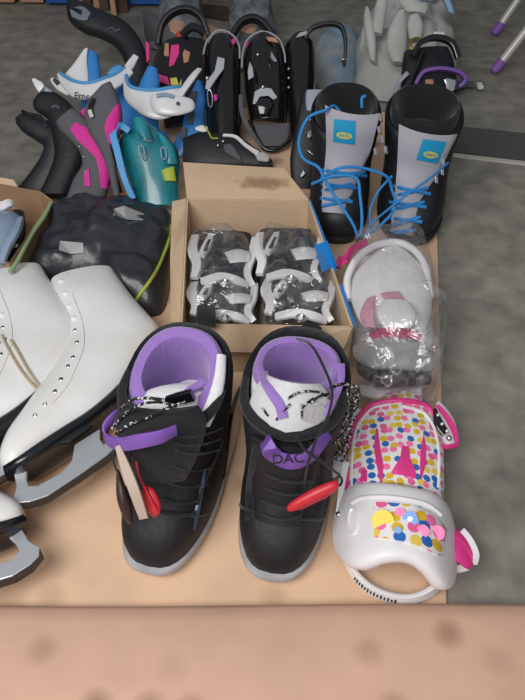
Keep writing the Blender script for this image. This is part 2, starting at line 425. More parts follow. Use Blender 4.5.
# ================================================================== BOOTS
def ringf(L, z, yf, yb, wf, wb, tilt=0, n=36, p=.85):
    mid = (yf + yb) / 2; hl = (yb - yf) / 2; out = []
    for j in range(n):
        q = 2 * math.pi * j / n; c, s_ = math.cos(q), math.sin(q)
        y = mid + hl * math.copysign(abs(s_) ** p, s_); t_ = min(1, max(0, ((y - yf) / (yb - yf) - .3) / .7)); w = wf + (wb - wf) * t_ * t_ * (3 - 2 * t_)
        out.append(L(w * math.copysign(abs(c) ** (p - .12 * (s_ < 0)), c), y, z + tilt * (y - mid)))
    return out
def boot_core(root, s, mats, sx=1, sz=1):
    W = ROOTM[root.name]; L = lambda x, y, z: W @ V((x * s * sx, y * s, z * s * sz))
    sole = MB().loft([ringf(L, 0.006, -.130, .114, .049, .042), ringf(L, .009, -.137, .120, .054, .046), ringf(L, .022, -.143, .125, .0575, .050), ringf(L, .027, -.141, .123, .056, .048)])
    sole.build('sole', mats['sole'], root)
    R = [(.025, -.135, .121, .054, .047, 0), (.045, -.137, .122, .056, .048, 0), (.06, -.133, .122, .056, .049, 0), (.074, -.122, .121, .0555, .050, 0),
         (.086, -.107, .119, .0545, .051, 0), (.10, -.092, .117, .0545, .052, .05), (.12, -.078, .114, .055, .054, .08), (.145, -.067, .109, .058, .056, .1),
         (.17, -.060, .102, .061, .059, .12), (.19, -.057, .096, .063, .061, .15), (.201, -.053, .09, .064, .061, .25), (.207, -.047, .085, .061, .058, .3),
         (.203, -.042, .08, .056, .053, .3), (.18, -.042, .08, .053, .050, .2), (.13, -.045, .09, .046, .045, .1), (.085, -.05, .095, .040, .038, 0)]
    sh = MB().loft([ringf(L, *r) for r in R])
    sh.build('shell', mats['shell'], root)
    out = MB().loft([ringf(L, *r) for r in R[:12]], True, False)
    # toe cap seam, eyestays
    return L, out.bvh(), sh
class U:
    def __init__(s, *b): s.b = b
    def ray_cast(s, o, d):
        best = (None,)
        for x in s.b:
            h = x.ray_cast(o, d)
            if h[0] is not None and (best[0] is None or h[3] < best[3]): best = h
        return best
def liner(root, L, m, hi=.225, yf=-.010, yb=.066, w=.050, tilt=.1, rim=.011):
    a = w * .95
    O = [(.17, -.040, .078, w, a, .1), (.195, min(-.034, yf - .01), .078, w + .001, a + .001, .1), (hi - .012, yf - .004, yb + .004, w, a, tilt), (hi - .004, yf, yb + .002, w - .002, a - .002, tilt)]
    lo = MB().loft([ringf(L, *r) for r in O], False, False); lo.build('liner_cuff', M['whitef'], root)
    R = [(hi - .010, yf - .002, yb + .0045, w + .0005, a + .0005, tilt), (hi - .001, yf, yb + .002, w - .002, a - .002, tilt), (hi + .003, yf + .005, yb - .003, w - .006, a - .006, tilt),
         (hi + .001, yf + rim, yb - rim * .9, w - rim, a - rim, tilt), (hi - .010, yf + rim + .003, yb - rim, w - rim - .003, a - rim - .003, tilt),
         (hi - .05, yf + .004, yb - .002, w - rim - .005, a - rim - .005, .1), (.12, -.03, .08, w - .018, w - .018, 0), (.09, -.03, .08, w - .02, w - .02, 0)]
    li = MB().loft([ringf(L, *r) for r in R], False, True); li.build('liner', m, root)
    return U(lo.bvh(), li.bvh())

def hit(bv, pts, off=.002):
    o = []
    for u, v in pts:
        p = onto(bv, u, v, off)
        if p is not None: o.append(p)
    return o
def lerp2(a, b, t): return (a[0] + (b[0] - a[0]) * t, a[1] + (b[1] - a[1]) * t)
def shellpanel(bv, poly_cols, m, name, parent, off=.003, th=.0025):
    """grid of pixel columns laid on a surface -> thick panel"""
    g = [[onto(bv, u, v, off) for u, v in col] for col in poly_cols]
    if any(p is None for c in g for p in c):
        for c in g:
            for i, p in enumerate(c):
                if p is None:
                    q = [x for x in c if x is not None]; c[i] = q[0 if i < len(c) / 2 else -1].copy() if q else G(*poly_cols[0][0], .06)
    rows = []
    for c in g:
        top = [p for p in c]; bot = [p - (CP - p).normalized() * th for p in reversed(c)]
        rows.append(top + bot)
    return MB().loft(rows).build(name, m, parent)
# ---- the two black and purple boots
BM = dict(sole=M['solew'], shell=M['black'])
R1 = thing('snowboard_boot', 'left boot of the purple-lined black pair, pale wooden tag hanging from its pull loop', 'boot', (-.104, .517, 0), -.25, 'black and purple snowboard boots')
R2 = thing('snowboard_boot', 'right boot of the purple-lined black pair, red handle crossing its laces, beside dotted binding', 'boot', (.036, .510, 0), -.19, 'black and purple snowboard boots')
L1, B1, S1 = boot_core(R1, 1.0, BM)
L2, B2, S2 = boot_core(R2, 1.0, BM)
l1 = liner(R1, L1, M['purple'], hi=.212, yf=-.036, yb=.072, w=.055, tilt=.34, rim=.015); l2 = liner(R2, L2, M['purple'], hi=.222, yf=-.014, w=.052)
for L, R in ((L1, R1), (L2, R2)):
    f = MB().loft([ringf(L, .125, -.03, .078, .036, .034), ringf(L, .132, -.03, .078, .034, .032)]); f.build('footbed', M['whitef'], R)
    # padded roll round the front of the shell
    P = [L(x, y, z) for x, y, z in ((-.058, .01, .203), (-.054, -.02, .200), (-.036, -.044, .197), (0, -.056, .194), (.036, -.044, .197), (.054, -.02, .200), (.058, .01, .203))]
    MB().tube(P, [.004, .006, .0075, .008, .0075, .006, .004], n=10).build('padded_cuff', M['blackf'], R)
    # toe cap seam
    P = [L(x, y, z) for x, y, z in ((-.053, -.05, .036), (-.050, -.075, .066), (-.036, -.094, .092), (0, -.101, .0985), (.036, -.094, .092), (.050, -.075, .066), (.053, -.05, .036))]
    MB().tube(P, .0018).build('toe_seam', M['blackf'], R)
    # heel counter panel
    for sx in (-1, 1):
        MB().pad([(L(sx * .0475, .10, .035), L(sx * .054, .0, .035)), (L(sx * .0475, .104, .07), L(sx * .0515, .03, .07)), (L(sx * .051, .10, .11), L(sx * .052, .05, .11))], .003).build('heel_panel', M['blackg'], R)
# boot 1 inner white padding and tongue
MB().pad([(L1(-.036, -.034, .186), L1(.036, -.036, .186), .004), (L1(-.034, -.022, .196), L1(.040, -.020, .198), .005), (L1(-.026, -.006, .197), L1(.040, -.002, .200), .005), (L1(-.008, .008, .190), L1(.038, .012, .194), .004)], bulge=.004).build('inner_tongue', M['whitef'], R1)
MB().pad([(L1(.006, -.028, .204), L1(.012, -.034, .204), .003), (L1(.016, -.006, .207), L1(.026, -.010, .208), .004), (L1(.030, .014, .208), L1(.040, .008, .210), .004)]).build('liner_edge', M['purple'], R1)
MB().pad([(L1(.038, -.040, .190), L1(.055, -.034, .188), .003), (L1(.045, -.012, .204), L1(.0595, -.010, .198), .004), (L1(.046, .016, .216), L1(.0585, .018, .210), .004), (L1(.042, .042, .226), L1(.052, .046, .221), .003)]).build('cuff_panel', M['whitef'], R1)
tg = MB().pad([(L1(-.030, -.046, .212), L1(.044, -.034, .222), .006), (L1(-.046, -.050, .203), L1(.054, -.040, .210), .010), (L1(-.050, -.054, .19), L1(.054, -.05, .19), .009), (L1(-.044, -.066, .16), L1(.046, -.064, .16), .006), (L1(-.036, -.074, .135), L1(.036, -.074, .135), .004)], bulge=.014)
tg.build('tongue', M['blackf'], R1)
# boot 2 tongue, mesh dome of the liner
t2 = MB().pad([(L2(-.030, -.006, .231), L2(.030, -.008, .231), .004), (L2(-.040, -.014, .222), L2(.040, -.014, .222), .005), (L2(-.046, -.026, .205), L2(.046, -.026, .205), .005), (L2(-.045, -.038, .185), L2(.045, -.038, .185), .004)], bulge=.022)
to2 = t2.build('liner_tongue', M['mesh'], R2); bt2 = t2.bvh()
lab(to2, 'white and grey mesh liner tongue')
for pts, w in (([(263, 372), (266, 383), (273, 395), (280, 406), (283, 418)], .011), ([(340, 364), (340, 378), (336, 392), (330, 404), (324, 416)], .011)):
    P = hit(U(bt2, *l2.b), pts, .003)
    if len(P) > 1: MB().strap(P, w, L2(1, 0, 0) - L2(0, 0, 0), .003).build('liner_edge', M['purple'], to2)
for pts in ([(287, 399), (300, 392), (318, 392), (345, 395)], [(310, 404), (318, 397), (330, 392), (344, 390)], [(302, 418), (303, 407), (314, 398)], [(276, 420), (283, 412), (290, 404)], [(262, 408), (268, 416)]):
    P = hit(bt2, pts, .003)
    if len(P) > 1: MB().tube(P, .0013, n=6).build('lace', M['speck'], to2)
P = hit(bt2, [(300, 404), (318, 402), (330, 412), (318, 424), (302, 420)], .0025)
if len(P) > 3: MB().plate(P, .002).build('tongue_badge', M['grey'], to2)
# purple V band with letters on boot 2
ft = MB().pad([(L2(-.040, -.058, .188), L2(.040, -.058, .188), .006), (L2(-.040, -.066, .165), L2(.040, -.066, .165), .007), (L2(-.036, -.074, .135), L2(.036, -.074, .135), .007), (L2(-.031, -.084, .112), L2(.031, -.084, .112), .006), (L2(-.026, -.103, .090), L2(.026, -.103, .090), .004)], bulge=.008)
fto = ft.build('tongue', M['black'], R2); bft = ft.bvh()
U2 = U(bft, B2)
ctr = [(262, 424), (266, 442), (275, 456), (291, 462), (307, 458), (318, 447), (329, 434)]
P = hit(U2, ctr, .006)
wd = [(onto(U2, u + 1.5 * (0 if abs(u - 291) < 12 else (1 if u > 291 else -1)), v + 4) or Q(u, v, .45)) - (onto(U2, u, v) or Q(u, v, .45)) for u, v in ctr]
band = MB().strap(P, [.010, .016, .020, .021, .020, .016, .011], [V((.35, 0, -1)), V((-.75, 0, -1)), V((-.5, 0, -1)), V((0, -.2, -1)), V((.4, 0, -1)), V((.7, 0, -1)), V((.8, 0, -1))], .0025).build('purple_band', M['purpleb'], R2)
up = V((.1, .45, .9))
text('band_lettering', 'DAC', .0165, M['blackf'], band, (1, .05, .03), up, (onto(U2, 288, 459, .0105)))
MB().pad([(onto(U2, 276, 430, .004), onto(U2, 274, 446, .004), .003), (onto(U2, 298, 428, .006), onto(U2, 294, 456, .006), .004), (onto(U2, 316, 434, .004), onto(U2, 308, 452, .004), .003)]).build('tongue_pad', M['blackg'], R2)
MB().strap(hit(U2, [(278, 432), (284, 434), (291, 437)], .011), .004, (0, .3, 1), .002).build('tongue_clip', M['chrome'], R2)
for (u0, v0), (u1, v1) in (((266, 474), (314, 480)), ((264, 487), (312, 492)), ((262, 500), (308, 504)), ((262, 513), (302, 515))):
    pts = [(u0 + (u1 - u0) * t, v0 + (v1 - v0) * t + 5 * math.sin(math.pi * t)) for t in (0, .2, .4, .6, .8, 1)]
    P = hit(U2, pts, .002)
    if len(P) > 2: MB().tube(P, .0016, n=6).build('lace', M['blackf'], R2)
for sx, us in ((-1, (257, 252, 249, 248)), (1, (324, 322, 320, 316))):
    pts = [(us[i], (445, 470, 495, 520)[i]) for i in range(4)]
    P = hit(U2, pts, .002)
    if len(P) > 2: MB().strap(P, .008, (1, 0, 0), .003).build('eyestay', M['blackf'], R2)
# pull cords and red handle on boot 2
a_, b_ = Q(287, 509, .405), Q(338, 484, .42)
rh = MB().pad([(a_ + V((0, 0, .001)), a_ - V((0, 0, .001)), .002), (a_.lerp(b_, .1) + V((0, 0, .007)), a_.lerp(b_, .1) - V((0, 0, .007)), .005), (a_.lerp(b_, .5) + V((0, 0, .0105)), a_.lerp(b_, .5) - V((0, 0, .0105)), .007), (a_.lerp(b_, .88) + V((0, 0, .008)), a_.lerp(b_, .88) - V((0, 0, .008)), .006), (b_ + V((0, 0, .003)), b_ - V((0, 0, .003)), .003)])
rho = lab(rh.build('pull_handle', M['red'], R2), 'red plastic pull handle')
MB().tube([a_.lerp(b_, .25) + V((0, -.007, -.002)), a_.lerp(b_, .8) + V((0, -.0075, -.002))], .0016, smooth=False).build('handle_groove', mat('dark_red', '8e1c28'), rho)
MB().tube([L2(-.006, .052, .236), Q(311, 345, .49), Q(325, 370, .465), Q(332, 392, .45), Q(328, 416, .445), Q(316, 440, .435), Q(308, 464, .428), Q(303, 494, .425)], .0015, n=6).build('pull_cord', M['blackf'], R2)
MB().tube([Q(296, 436, .435), Q(305, 450, .43), Q(322, 462, .428), Q(340, 476, .43), Q(341, 484, .425), Q(335, 487, .42)], .0015, n=6).build('pull_cord', M['blackf'], R2)
# chain of speckled lace at the side of boot 2
for k in range(9):
    u, v = 353 - k * 1.6 + (k % 2) * 2, 392 + k * 8
    c = Q(u, v, .50)
    MB().tube([c + V((.006 * math.cos(q), .003 * math.sin(q), .008 * math.sin(q))) for q in [math.pi * 2 * j / 6 for j in range(6)]], .0014, n=6, k=2, closed=True).build('lace', M['speck'], R2)
MB().tube([Q(330, 388, .47), Q(345, 384, .48), Q(356, 392, .49), Q(352, 412, .49), Q(344, 430, .49), Q(333, 444, .47)], .0018, n=6).build('lace', M['speck'], R2)

# boot 1 details
bt1 = tg.bvh(); U1 = U(bt1, B1)
for (u0, v0), (u1, v1) in (((176, 436), (222, 428)), ((176, 443), (220, 439)), ((176, 450), (218, 450)), ((174, 466), (212, 468)), ((168, 482), (208, 484)), ((164, 498), (202, 500)), ((158, 512), (196, 512))):
    pts = [(u0 + (u1 - u0) * t, v0 + (v1 - v0) * t + 4 * math.sin(math.pi * t)) for t in (0, .25, .5, .75, 1)]
    P = hit(U1, pts, .002)
    if len(P) > 2: MB().tube(P, .0015, n=6).build('lace', M['blackf'], R1)
P = hit(U1, [(205, 470), (200, 495), (196, 512), (194, 530)], .001)
if len(P) > 2: MB().strap(P, [.003, .007, .009, .003], (1, 0, 0), .002).build('navy_panel', M['navy'], R1)
P = hit(U1, [(222, 440), (214, 462), (205, 480), (198, 505)], .002)
if len(P) > 2: MB().tube(P, .0022, n=6).build('panel_seam', M['blackf'], R1)
loop = MB().strap([Q(176, 430, .435), Q(160, 437, .425), Q(140, 441, .425), Q(122, 444, .44), Q(108, 440, .46), Q(106, 428, .47), Q(114, 416, .48), Q(120, 411, .49)], [.013, .016, .016, .015, .014, .013, .011, .007], (.1, .3, 1), .003)
loop.build('pull_loop', M['purpleb'], R1)
for pts in ([(112, 428), (125, 414), (140, 405), (158, 402), (176, 406)], [(116, 434), (130, 424), (150, 416), (168, 408), (186, 402)], [(120, 410), (132, 400), (148, 398), (164, 400)]):
    MB().tube([Q(u, v, .455 + (.01 if u < 130 else 0)) for u, v in pts], .0018, n=6).build('lace', M['speck'], R1)
MB().strap([Q(168, 402, .49), Q(180, 398, .49), Q(193, 395, .49)], .013, (0, .2, 1), .008).build('lace_lock', M['blackg'], R1)
# net hanging from the loop
net = MB()
def NP(a, b):   # a across 0..1, b down 0..1
    u = 118 + a * 38 + b * 12 + b * a * -14; v = 446 + b * 42 - a * 4
    return Q(u, v, .45 - .012 * b)
for k in range(6):
    net.tube([NP(k / 5, 0), NP(min(1, k / 5 + .22), .33), NP(k / 5, .66), NP(min(1, k / 5 + .2), 1)], .0009, n=5, smooth=False)
    net.tube([NP(k / 5, 0), NP(max(0, k / 5 - .22), .33), NP(k / 5, .66), NP(max(0, k / 5 - .2), 1)], .0009, n=5, smooth=False)
net.build('net_pouch', M['blackf'], R1)
h = MB().strap([Q(118, 446, .44), Q(126, 468, .42), Q(135, 492, .40), Q(144, 518, .385)], [.006, .011, .012, .010], (1, .1, .3), .004)
lab(h.build('wooden_tag', M['tagw'], R1), 'pale wooden tag')
h = MB().pad([(Q(117, 470, .43), Q(119, 470, .43), .002), (Q(116, 480, .425), Q(124, 482, .425), .006), (Q(117, 500, .41), Q(131, 502, .41), .008), (Q(124, 518, .40), Q(133, 520, .40), .006), (Q(130, 525, .395), Q(133, 525, .395), .002)])
h.build('pull_handle', mat('dark_brown_plastic', '3a2a26', .4), R1)
h = MB().pad([(Q(144, 488, .415), Q(146, 486, .415), .002), (Q(143, 497, .41), Q(153, 490, .41), .006), (Q(147, 510, .40), Q(160, 503, .40), .006), (Q(154, 517, .395), Q(160, 513, .395), .003)])
lab(h.build('pull_handle', M['red'], R1), 'red plastic pull handle')
MB().tube([Q(136, 462, .43), Q(140, 478, .42), Q(147, 492, .405), Q(157, 512, .39)], .0012, n=6).build('pull_cord', M['red'], R1)
MB().tube([Q(118, 446, .45), Q(113, 458, .44), Q(118, 474, .43)], .0012, n=6).build('pull_cord', M['blackf'], R1)

# ---- the two boots with grey tongues and blue laces
VM = dict(sole=M['black'], shell=M['blackm'])
def vans(label, loc, rz, tongue, patch, top, vx=1.0):
    R = thing('snowboard_boot', label, 'boot', loc, rz, 'boots with blue laces')
    L, B, S = boot_core(R, 1.06, VM, vx, .92)
    f = MB().loft([ringf(L, .165, -.032, .07, .046, .045), ringf(L, .200, -.036, .080, .056, .053, .2), ringf(L, .216, -.034, .080, .056, .053, .25), ringf(L, .221, -.026, .074, .051, .048, .25),
                   ringf(L, .212, -.020, .068, .046, .044, .25), ringf(L, .17, -.02, .068, .036, .035, .1), ringf(L, .09, -.02, .075, .034, .033)])
    f.build('liner', M['blackf'], R)
    Bv = U(B, f.bvh())
    st = []
    for (ul, vl, ur, vr, y) in tongue:
        pl_, pr_ = Q(ul, vl, loc[1] + y), Q(ur, vr, loc[1] + y)
        mid_ = onto(Bv, (ul + ur) / 2, (vl + vr) / 2, .004)
        if len(st) > 1 and mid_ is not None: pl_, pr_ = Q(ul, vl, mid_.y + .004), Q(ur, vr, mid_.y + .004)
        st.append((pl_, pr_, .005))
    rowsA = catv([x[0] for x in st], 3); rowsB = catv([x[1] for x in st], 3); g = []
    for ri, (a, b) in enumerate(zip(rowsA, rowsB)):
        rw = []
        for k in range(11):
            w_ = k / 10 * 2 - 1; p = a.lerp(b, k / 10)
            dip = max(0, 1 - ri / 7) * top * (1 - abs(w_) ** 2.2)
            p = p + (CP - p).normalized() * .012 * (1 - w_ * w_) + V((0, -.3, -1)) * dip
            rw.append(p)
        g.append(rw)
    t = MB().loft([rw + [p - (CP - p).normalized() * .006 for p in reversed(rw)] for rw in g])
    to = lab(t.build('tongue', M['tongueg'], R), 'pale grey padded tongue'); bt = t.bvh()
    P = hit(bt, patch, .0025)
    c = sum(P, V()) / len(P)
    po = lab(shellpanel(bt, [[lerp2(lerp2(patch[0], patch[3], i_ / 5), lerp2(patch[1], patch[2], i_ / 5), j_ / 5) for j_ in range(6)] for i_ in range(6)], M['patch'], 'tongue_patch', to, .0015, .001), 'bright blue patch with yellow oval')
    X = (P[2] - P[3]).normalized(); n = (P[1] - P[0]).cross(P[3] - P[0]).normalized()
    if n.dot(CP - c) < 0: n = -n
    Yv = n.cross(X); cc = P[3].lerp(P[2], .5).lerp(c, .75) + n * .0035
    ov = [cc + X * .0145 * math.cos(q) + Yv * .0062 * math.sin(q) for q in [2 * math.pi * i / 24 for i in range(24)]]
    oo = MB().plate(ov, .001).build('oval_badge', M['yellow'], po, smooth=False)
    text('badge_lettering', 'VANS', .0085, M['patch'], po, X, Yv, cc + n * .0008)
    for yv in (.42, .5):
        pass
    return R, L, U(bt, B), to
V1, LV1, BV1, TV1 = vans('black boot with grey tongue and blue laces, left of its pair, behind the box corner', (.157, 1.205, 0), -.10,
    [(325, 105, 380, 113, -.052), (326, 128, 376, 130, -.062), (326, 150, 370, 152, -.070), (324, 172, 360, 174, -.085), (322, 196, 351, 198, -.104), (322, 212, 347, 214, -.122)], [(334, 119), (356, 121), (355, 145), (333, 142)], .008)
V2, LV2, BV2, TV2 = vans('black boot with grey tongue and blue laces, right of its pair, beside bare floor', (.304, 1.20, 0), -.17,
    [(399, 124, 458, 134, -.062), (398, 146, 449, 152, -.070), (397, 168, 440, 172, -.072), (395, 192, 428, 196, -.088), (392, 214, 420, 218, -.106), (391, 232, 415, 236, -.126)], [(423, 139), (447, 142), (438, 164), (416, 160)], .008, 1.1)
def lacing(B, rows, R, r=.0034):
    for (u0, v0, u1, v1) in rows:
        pts = [(u0 + (u1 - u0) * t, v0 + (v1 - v0) * t) for t in (0, .25, .5, .75, 1)]
        P = hit(B, pts, .003)
        if len(P) > 2: MB().tube(P, r, n=6).build('lace', M['bluelace'], R)
lacing(BV1, [(320, 170, 366, 176), (321, 178, 364, 172), (322, 184, 356, 188), (322, 191, 352, 184), (321, 198, 352, 202), (322, 206, 350, 200)], V1)
lacing(BV2, [(392, 186, 430, 194), (394, 196, 428, 188), (390, 202, 426, 207), (392, 210, 424, 202), (390, 218, 422, 222), (392, 226, 420, 217), (390, 233, 416, 230)], V2)
def cord(pts, R, r=.0028): MB().tube([Q(u, v, y) for u, v, y in pts], r, n=8).build('lace', M['bluelace'], R)
cord([(362, 108, 1.17), (362, 98, 1.18), (366, 96, 1.18)], V1)
cord([(340, 112, 1.16), (334, 106, 1.16), (326, 110, 1.14), (308, 118, 1.13), (299, 140, 1.11), (303, 158, 1.09), (318, 167, 1.08), (324, 178, 1.06), (334, 195, 1.04), (344, 210, 1.02), (354, 226, 1.0), (359, 242, .99)], V1)
cord([(322, 178, 1.07), (340, 168, 1.06), (362, 168, 1.07), (386, 176, 1.07), (392, 190, 1.07), (396, 206, 1.05), (384, 222, 1.02), (368, 236, 1.0), (362, 242, .99)], V1)
cord([(312, 184, 1.07), (334, 176, 1.05), (356, 178, 1.05), (360, 196, 1.03), (362, 220, 1.0), (360, 240, .985)], V1)
cord([(448, 163, 1.13), (430, 178, 1.08), (408, 194, 1.05), (390, 208, 1.04), (374, 222, 1.01), (362, 240, .99)], V2, .0022)
cord([(392, 176, 1.08), (378, 192, 1.06), (370, 212, 1.03), (372, 232, 1.0)], V2, .0022)
MB().ball(Q(361, 241, .985), .009).build('cord_lock', M['blackg'], V1)
for (u, v, y) in ((381, 118, 1.15), (380, 130, 1.14), (383, 140, 1.13), (386, 150, 1.12), (376, 152, 1.11), (443, 172, 1.13), (444, 162, 1.13), (437, 180, 1.12)):
    MB().pad([(Q(u - 3, v - 3, y), Q(u + 1, v - 4, y), .002), (Q(u - 2, v + 3, y - .01), Q(u + 2, v + 4, y - .01), .002)]).build('lace_hook', M['chrome'], V1 if u < 395 else V2)

# ================================================================== FIGURE SKATES
def skate(label, sh, z0, group='white figure skates', zr=0.0):
    """sh shifts the outline; z0 = height of the mid plane at the toe end"""
    du, dv = sh
    def P(u, v, dz=0): return G(u + du, v + dv, z0 + dz)
    R = thing('figure_skate', label, 'ice skate', (P(80, 380).x, P(80, 380).y, z0 - .034), 0, group)
    st = [((51, 282), (114, 270), .018), ((54, 291), (121, 282), .024), ((59, 304), (135, 302), .031), ((64, 318), (150, 319), .034), ((67, 333), (162, 334), .036), ((66, 348), (160, 352), .037),
          ((58, 364), (146, 370), .037), ((46, 383), (130, 389), .036), ((32, 402), (113, 408), .034), ((19, 420), (92, 423), .031), ((8, 436), (68, 438), .029), ((2, 450), (44, 452), .025), ((0, 462), (24, 466), .018), ((5, 470), (12, 472), .008)]
    b = MB().pad([(P(*a), P(*c), t) for a, c, t in st], e=.85, n=20)
    bo = b.build('boot', M['skate'], R); bv = b.bvh()
    s = MB().pad([(P(155, 362), P(166, 338), .026), (P(140, 381), P(152, 352), .028), (P(122, 392), P(127, 400), .026), (P(108, 405), P(112, 413), .024), (P(88, 421), P(93, 430), .024), (P(64, 438), P(69, 447), .027), (P(40, 454), P(45, 463), .027), (P(20, 467), P(24, 474), .024), (P(5, 470), P(6, 477), .012)], e=.5)
    s.build('sole', M['sole'], R)
    bl = MB()
    bl.plate([P(14, 473), P(28, 468), P(27, 480), P(29, 487), P(38, 487), P(62, 474), P(72, 462), P(75, 446), P(100, 430), P(100, 440), P(104, 446), P(118, 436), P(124, 426), P(130, 424), P(124, 440), P(108, 456), P(80, 476), P(48, 497), P(30, 503), P(19, 504), P(14, 499), P(17, 488)], .006, nv=V((0, 0, 1)))
    bo2 = bl.build('blade_holder', M['steel'], R, smooth=False, bevel=.001)
    MB().plate([P(14, 500), P(19, 504), P(30, 503), P(48, 497), P(80, 476), P(108, 456), P(124, 440), P(126, 445), P(110, 461), P(82, 481), P(49, 502), P(31, 508), P(17, 508)], .0035, nv=V((0, 0, 1))).build('blade', M['steeld'], R, smooth=False)  # running edge; the shadow on the blade's underside is put into its dark colour
    for i, (u, v) in enumerate([(61, 281), (65, 293), (69, 306), (74, 318)]):
        p = onto(bv, u + du, v + dv, .001)
        if p is not None: MB().ball(p, (.0055, .0055, .003)).build('lace_hook', M['white'], R)
    for (u, v) in [(75, 330), (77, 342), (73, 357), (68, 366), (61, 379), (55, 391), (45, 404), (35, 415)]:
        p = onto(bv, u + du, v + dv, .0005)
        if p is not None:
            e = MB().tube([p + V((.0026 * math.cos(q), .0026 * math.sin(q), 0)) for q in [math.pi * 2 * j / 8 for j in range(8)]], .0009, n=5, k=1, closed=True)
            eo = e.build('eyelet', M['chrome'], R)
            if v < 400: MB().ball(p, (.0019, .0019, .0008), 8, 5).build('hole', M['blackf'], eo)
    # stitched facing seam
    P2 = hit(bv, [(68 + du, 272 + dv), (73 + du, 295 + dv), (82 + du, 320 + dv), (84 + du, 345 + dv), (76 + du, 368 + dv), (66 + du, 388 + dv), (52 + du, 404 + dv)], .0002)
    if len(P2) > 3: MB().tube(P2, .0005, n=5).build('stitching', M['grey'], R)
    return R, bv, bo
SA, bA, _ = skate('white figure skate lying on its side, whole boot and blade in view', (0, 0), .052)
SB, bB, _ = skate('white figure skate with loose cream lace, half cut off by the left edge', (-72, -3), .045)
for pts in ([(11, 340), (18, 352), (28, 370), (38, 385), (41, 390)], [(2, 335), (10, 352), (22, 372), (34, 386), (41, 391)], [(0, 342), (-8, 350), (-14, 362)]):
    P = hit(bB, pts, .003)
    if len(P) > 2: MB().tube(P, .0022, n=6).build('lace', M['lace'], SB)
# third skate: the same skate turned over, toe at the left frame edge
SC = SA.copy(); COL.objects.link(SC)
SC['label'] = 'white figure skate showing only its rounded toe at the lower left edge'
for ch in SA.children:
    c = ch.copy(); COL.objects.link(c); c.parent = SC
    for g in ch.children:
        d = g.copy(); COL.objects.link(d); d.parent = c
ROOTM[SC.name] = ROOTM[SA.name]
# toe local position of the source
src = SA.location
toe = G(3, 466, .052) - src
SC.scale = (-1, 1, 1); ang = math.radians(62)
SC.rotation_euler = (0, 0, ang)
tl = Matrix.Rotation(ang, 3, 'Z') @ V((-toe.x, toe.y, 0))
tgt = G(24, 514, .05)
SC.location = (tgt.x - tl.x, tgt.y - tl.y, src.z)

# ================================================================== DOTTED BINDING
BD = thing('snowboard_binding', 'white snowboard binding with pink, blue and yellow dots, right of the purple-lined boots', 'snowboard binding', tuple(G(398, 520, 0)))
zz = .062
hb = [((374, 402), (430, 408), .05), ((355, 416), (439, 424), .055), ((349, 436), (443, 444), .058), ((347, 460), (444, 466), .06), ((348, 490), (442, 498), .06)]
pk = MB().pad([(G(a[0], a[1], z), G(c[0], c[1], z), .006) for a, c, z in hb], bulge=.020, e=.6); pk.build('highback', M['dots'], BD)
bpk = pk.bvh()
def patchon(bv, L, R_, off=.002, n=None, th=.003, e=.5, bulge=0):
    st = []
    for (a, c) in zip(L, R_):
        m_ = ((a[0] + c[0]) / 2, (a[1] + c[1]) / 2)
        p, q, r = onto(bv, *a, off), onto(bv, *c, off), onto(bv, *m_, off)
        if None in (p, q, r): continue
        st.append((p, q, th, (r - (p + q) / 2).length))
    mb = MB()
    b_ = sum(x[3] for x in st) / max(1, len(st))
    return mb.pad([x[:3] for x in st], bulge=b_, e=e)
for L_, R_ in ((((376, 428), (374, 446), (376, 462), (380, 482)), ((378, 429), (380, 446), (383, 462), (383, 484))), (((424, 432), (421, 446), (420, 462), (420, 476)), ((424, 434), (426, 446), (426, 462), (422, 478))),
               (((402, 446), (400, 458), (391, 472), (395, 488)), ((409, 446), (410, 458), (416, 472), (415, 488))), (((362, 470), (360, 480), (360, 490)), ((367, 470), (367, 480), (366, 490)))):
    lab(shellpanel(bpk, [[lerp2(a, c, j / 4) for j in range(5)] for a, c in zip(L_, R_)], M['pink'], 'pink_slot', BD, .0025, .003), 'pink slot in the dotted highback')
for L_ in ([(347, 488), (346, 460), (350, 440), (357, 422), (368, 408), (384, 402), (404, 401), (424, 405), (434, 416), (440, 432)],):
    P = [onto(bpk, *p, .0) for p in L_]
    MB().tube([p for p in P if p is not None], .0045, n=8).build('highback_rim', M['pink'], BD)
MB().tube([onto(bpk, *p, .0) for p in [(352, 488), (352, 460), (354, 440), (359, 424), (372, 409), (388, 405)] if onto(bpk, *p)] , .0022, n=6).build('highback_rim', M['white'], BD)
MB().tube([onto(bpk, *p, .0) for p in [(438, 488), (439, 460), (437, 440), (432, 424), (422, 412), (402, 406)] if onto(bpk, *p)] , .0022, n=6).build('highback_rim', M['white'], BD)
# base side rails
MB().strap([G(343, 486, .05), G(349, 455, .055), G(352, 430, .055), G(360, 412, .05)], [.012, .012, .010, .006], (1, 0, .3), .012).build('base_rail', M['white'], BD)
MB().strap([G(350, 410, .05), G(354, 432, .045), G(358, 446, .05)], .012, (1, 0, 0), .004).build('base_rail', M['dots'], BD)
bp = MB().pad([(G(350, 490, .025), G(444, 492, .025), .02), (G(350, 450, .022), G(442, 455, .022), .02), (G(362, 415, .02), G(436, 420, .02), .016)], e=.4); bp.build('base_plate', M['whitef'], BD)
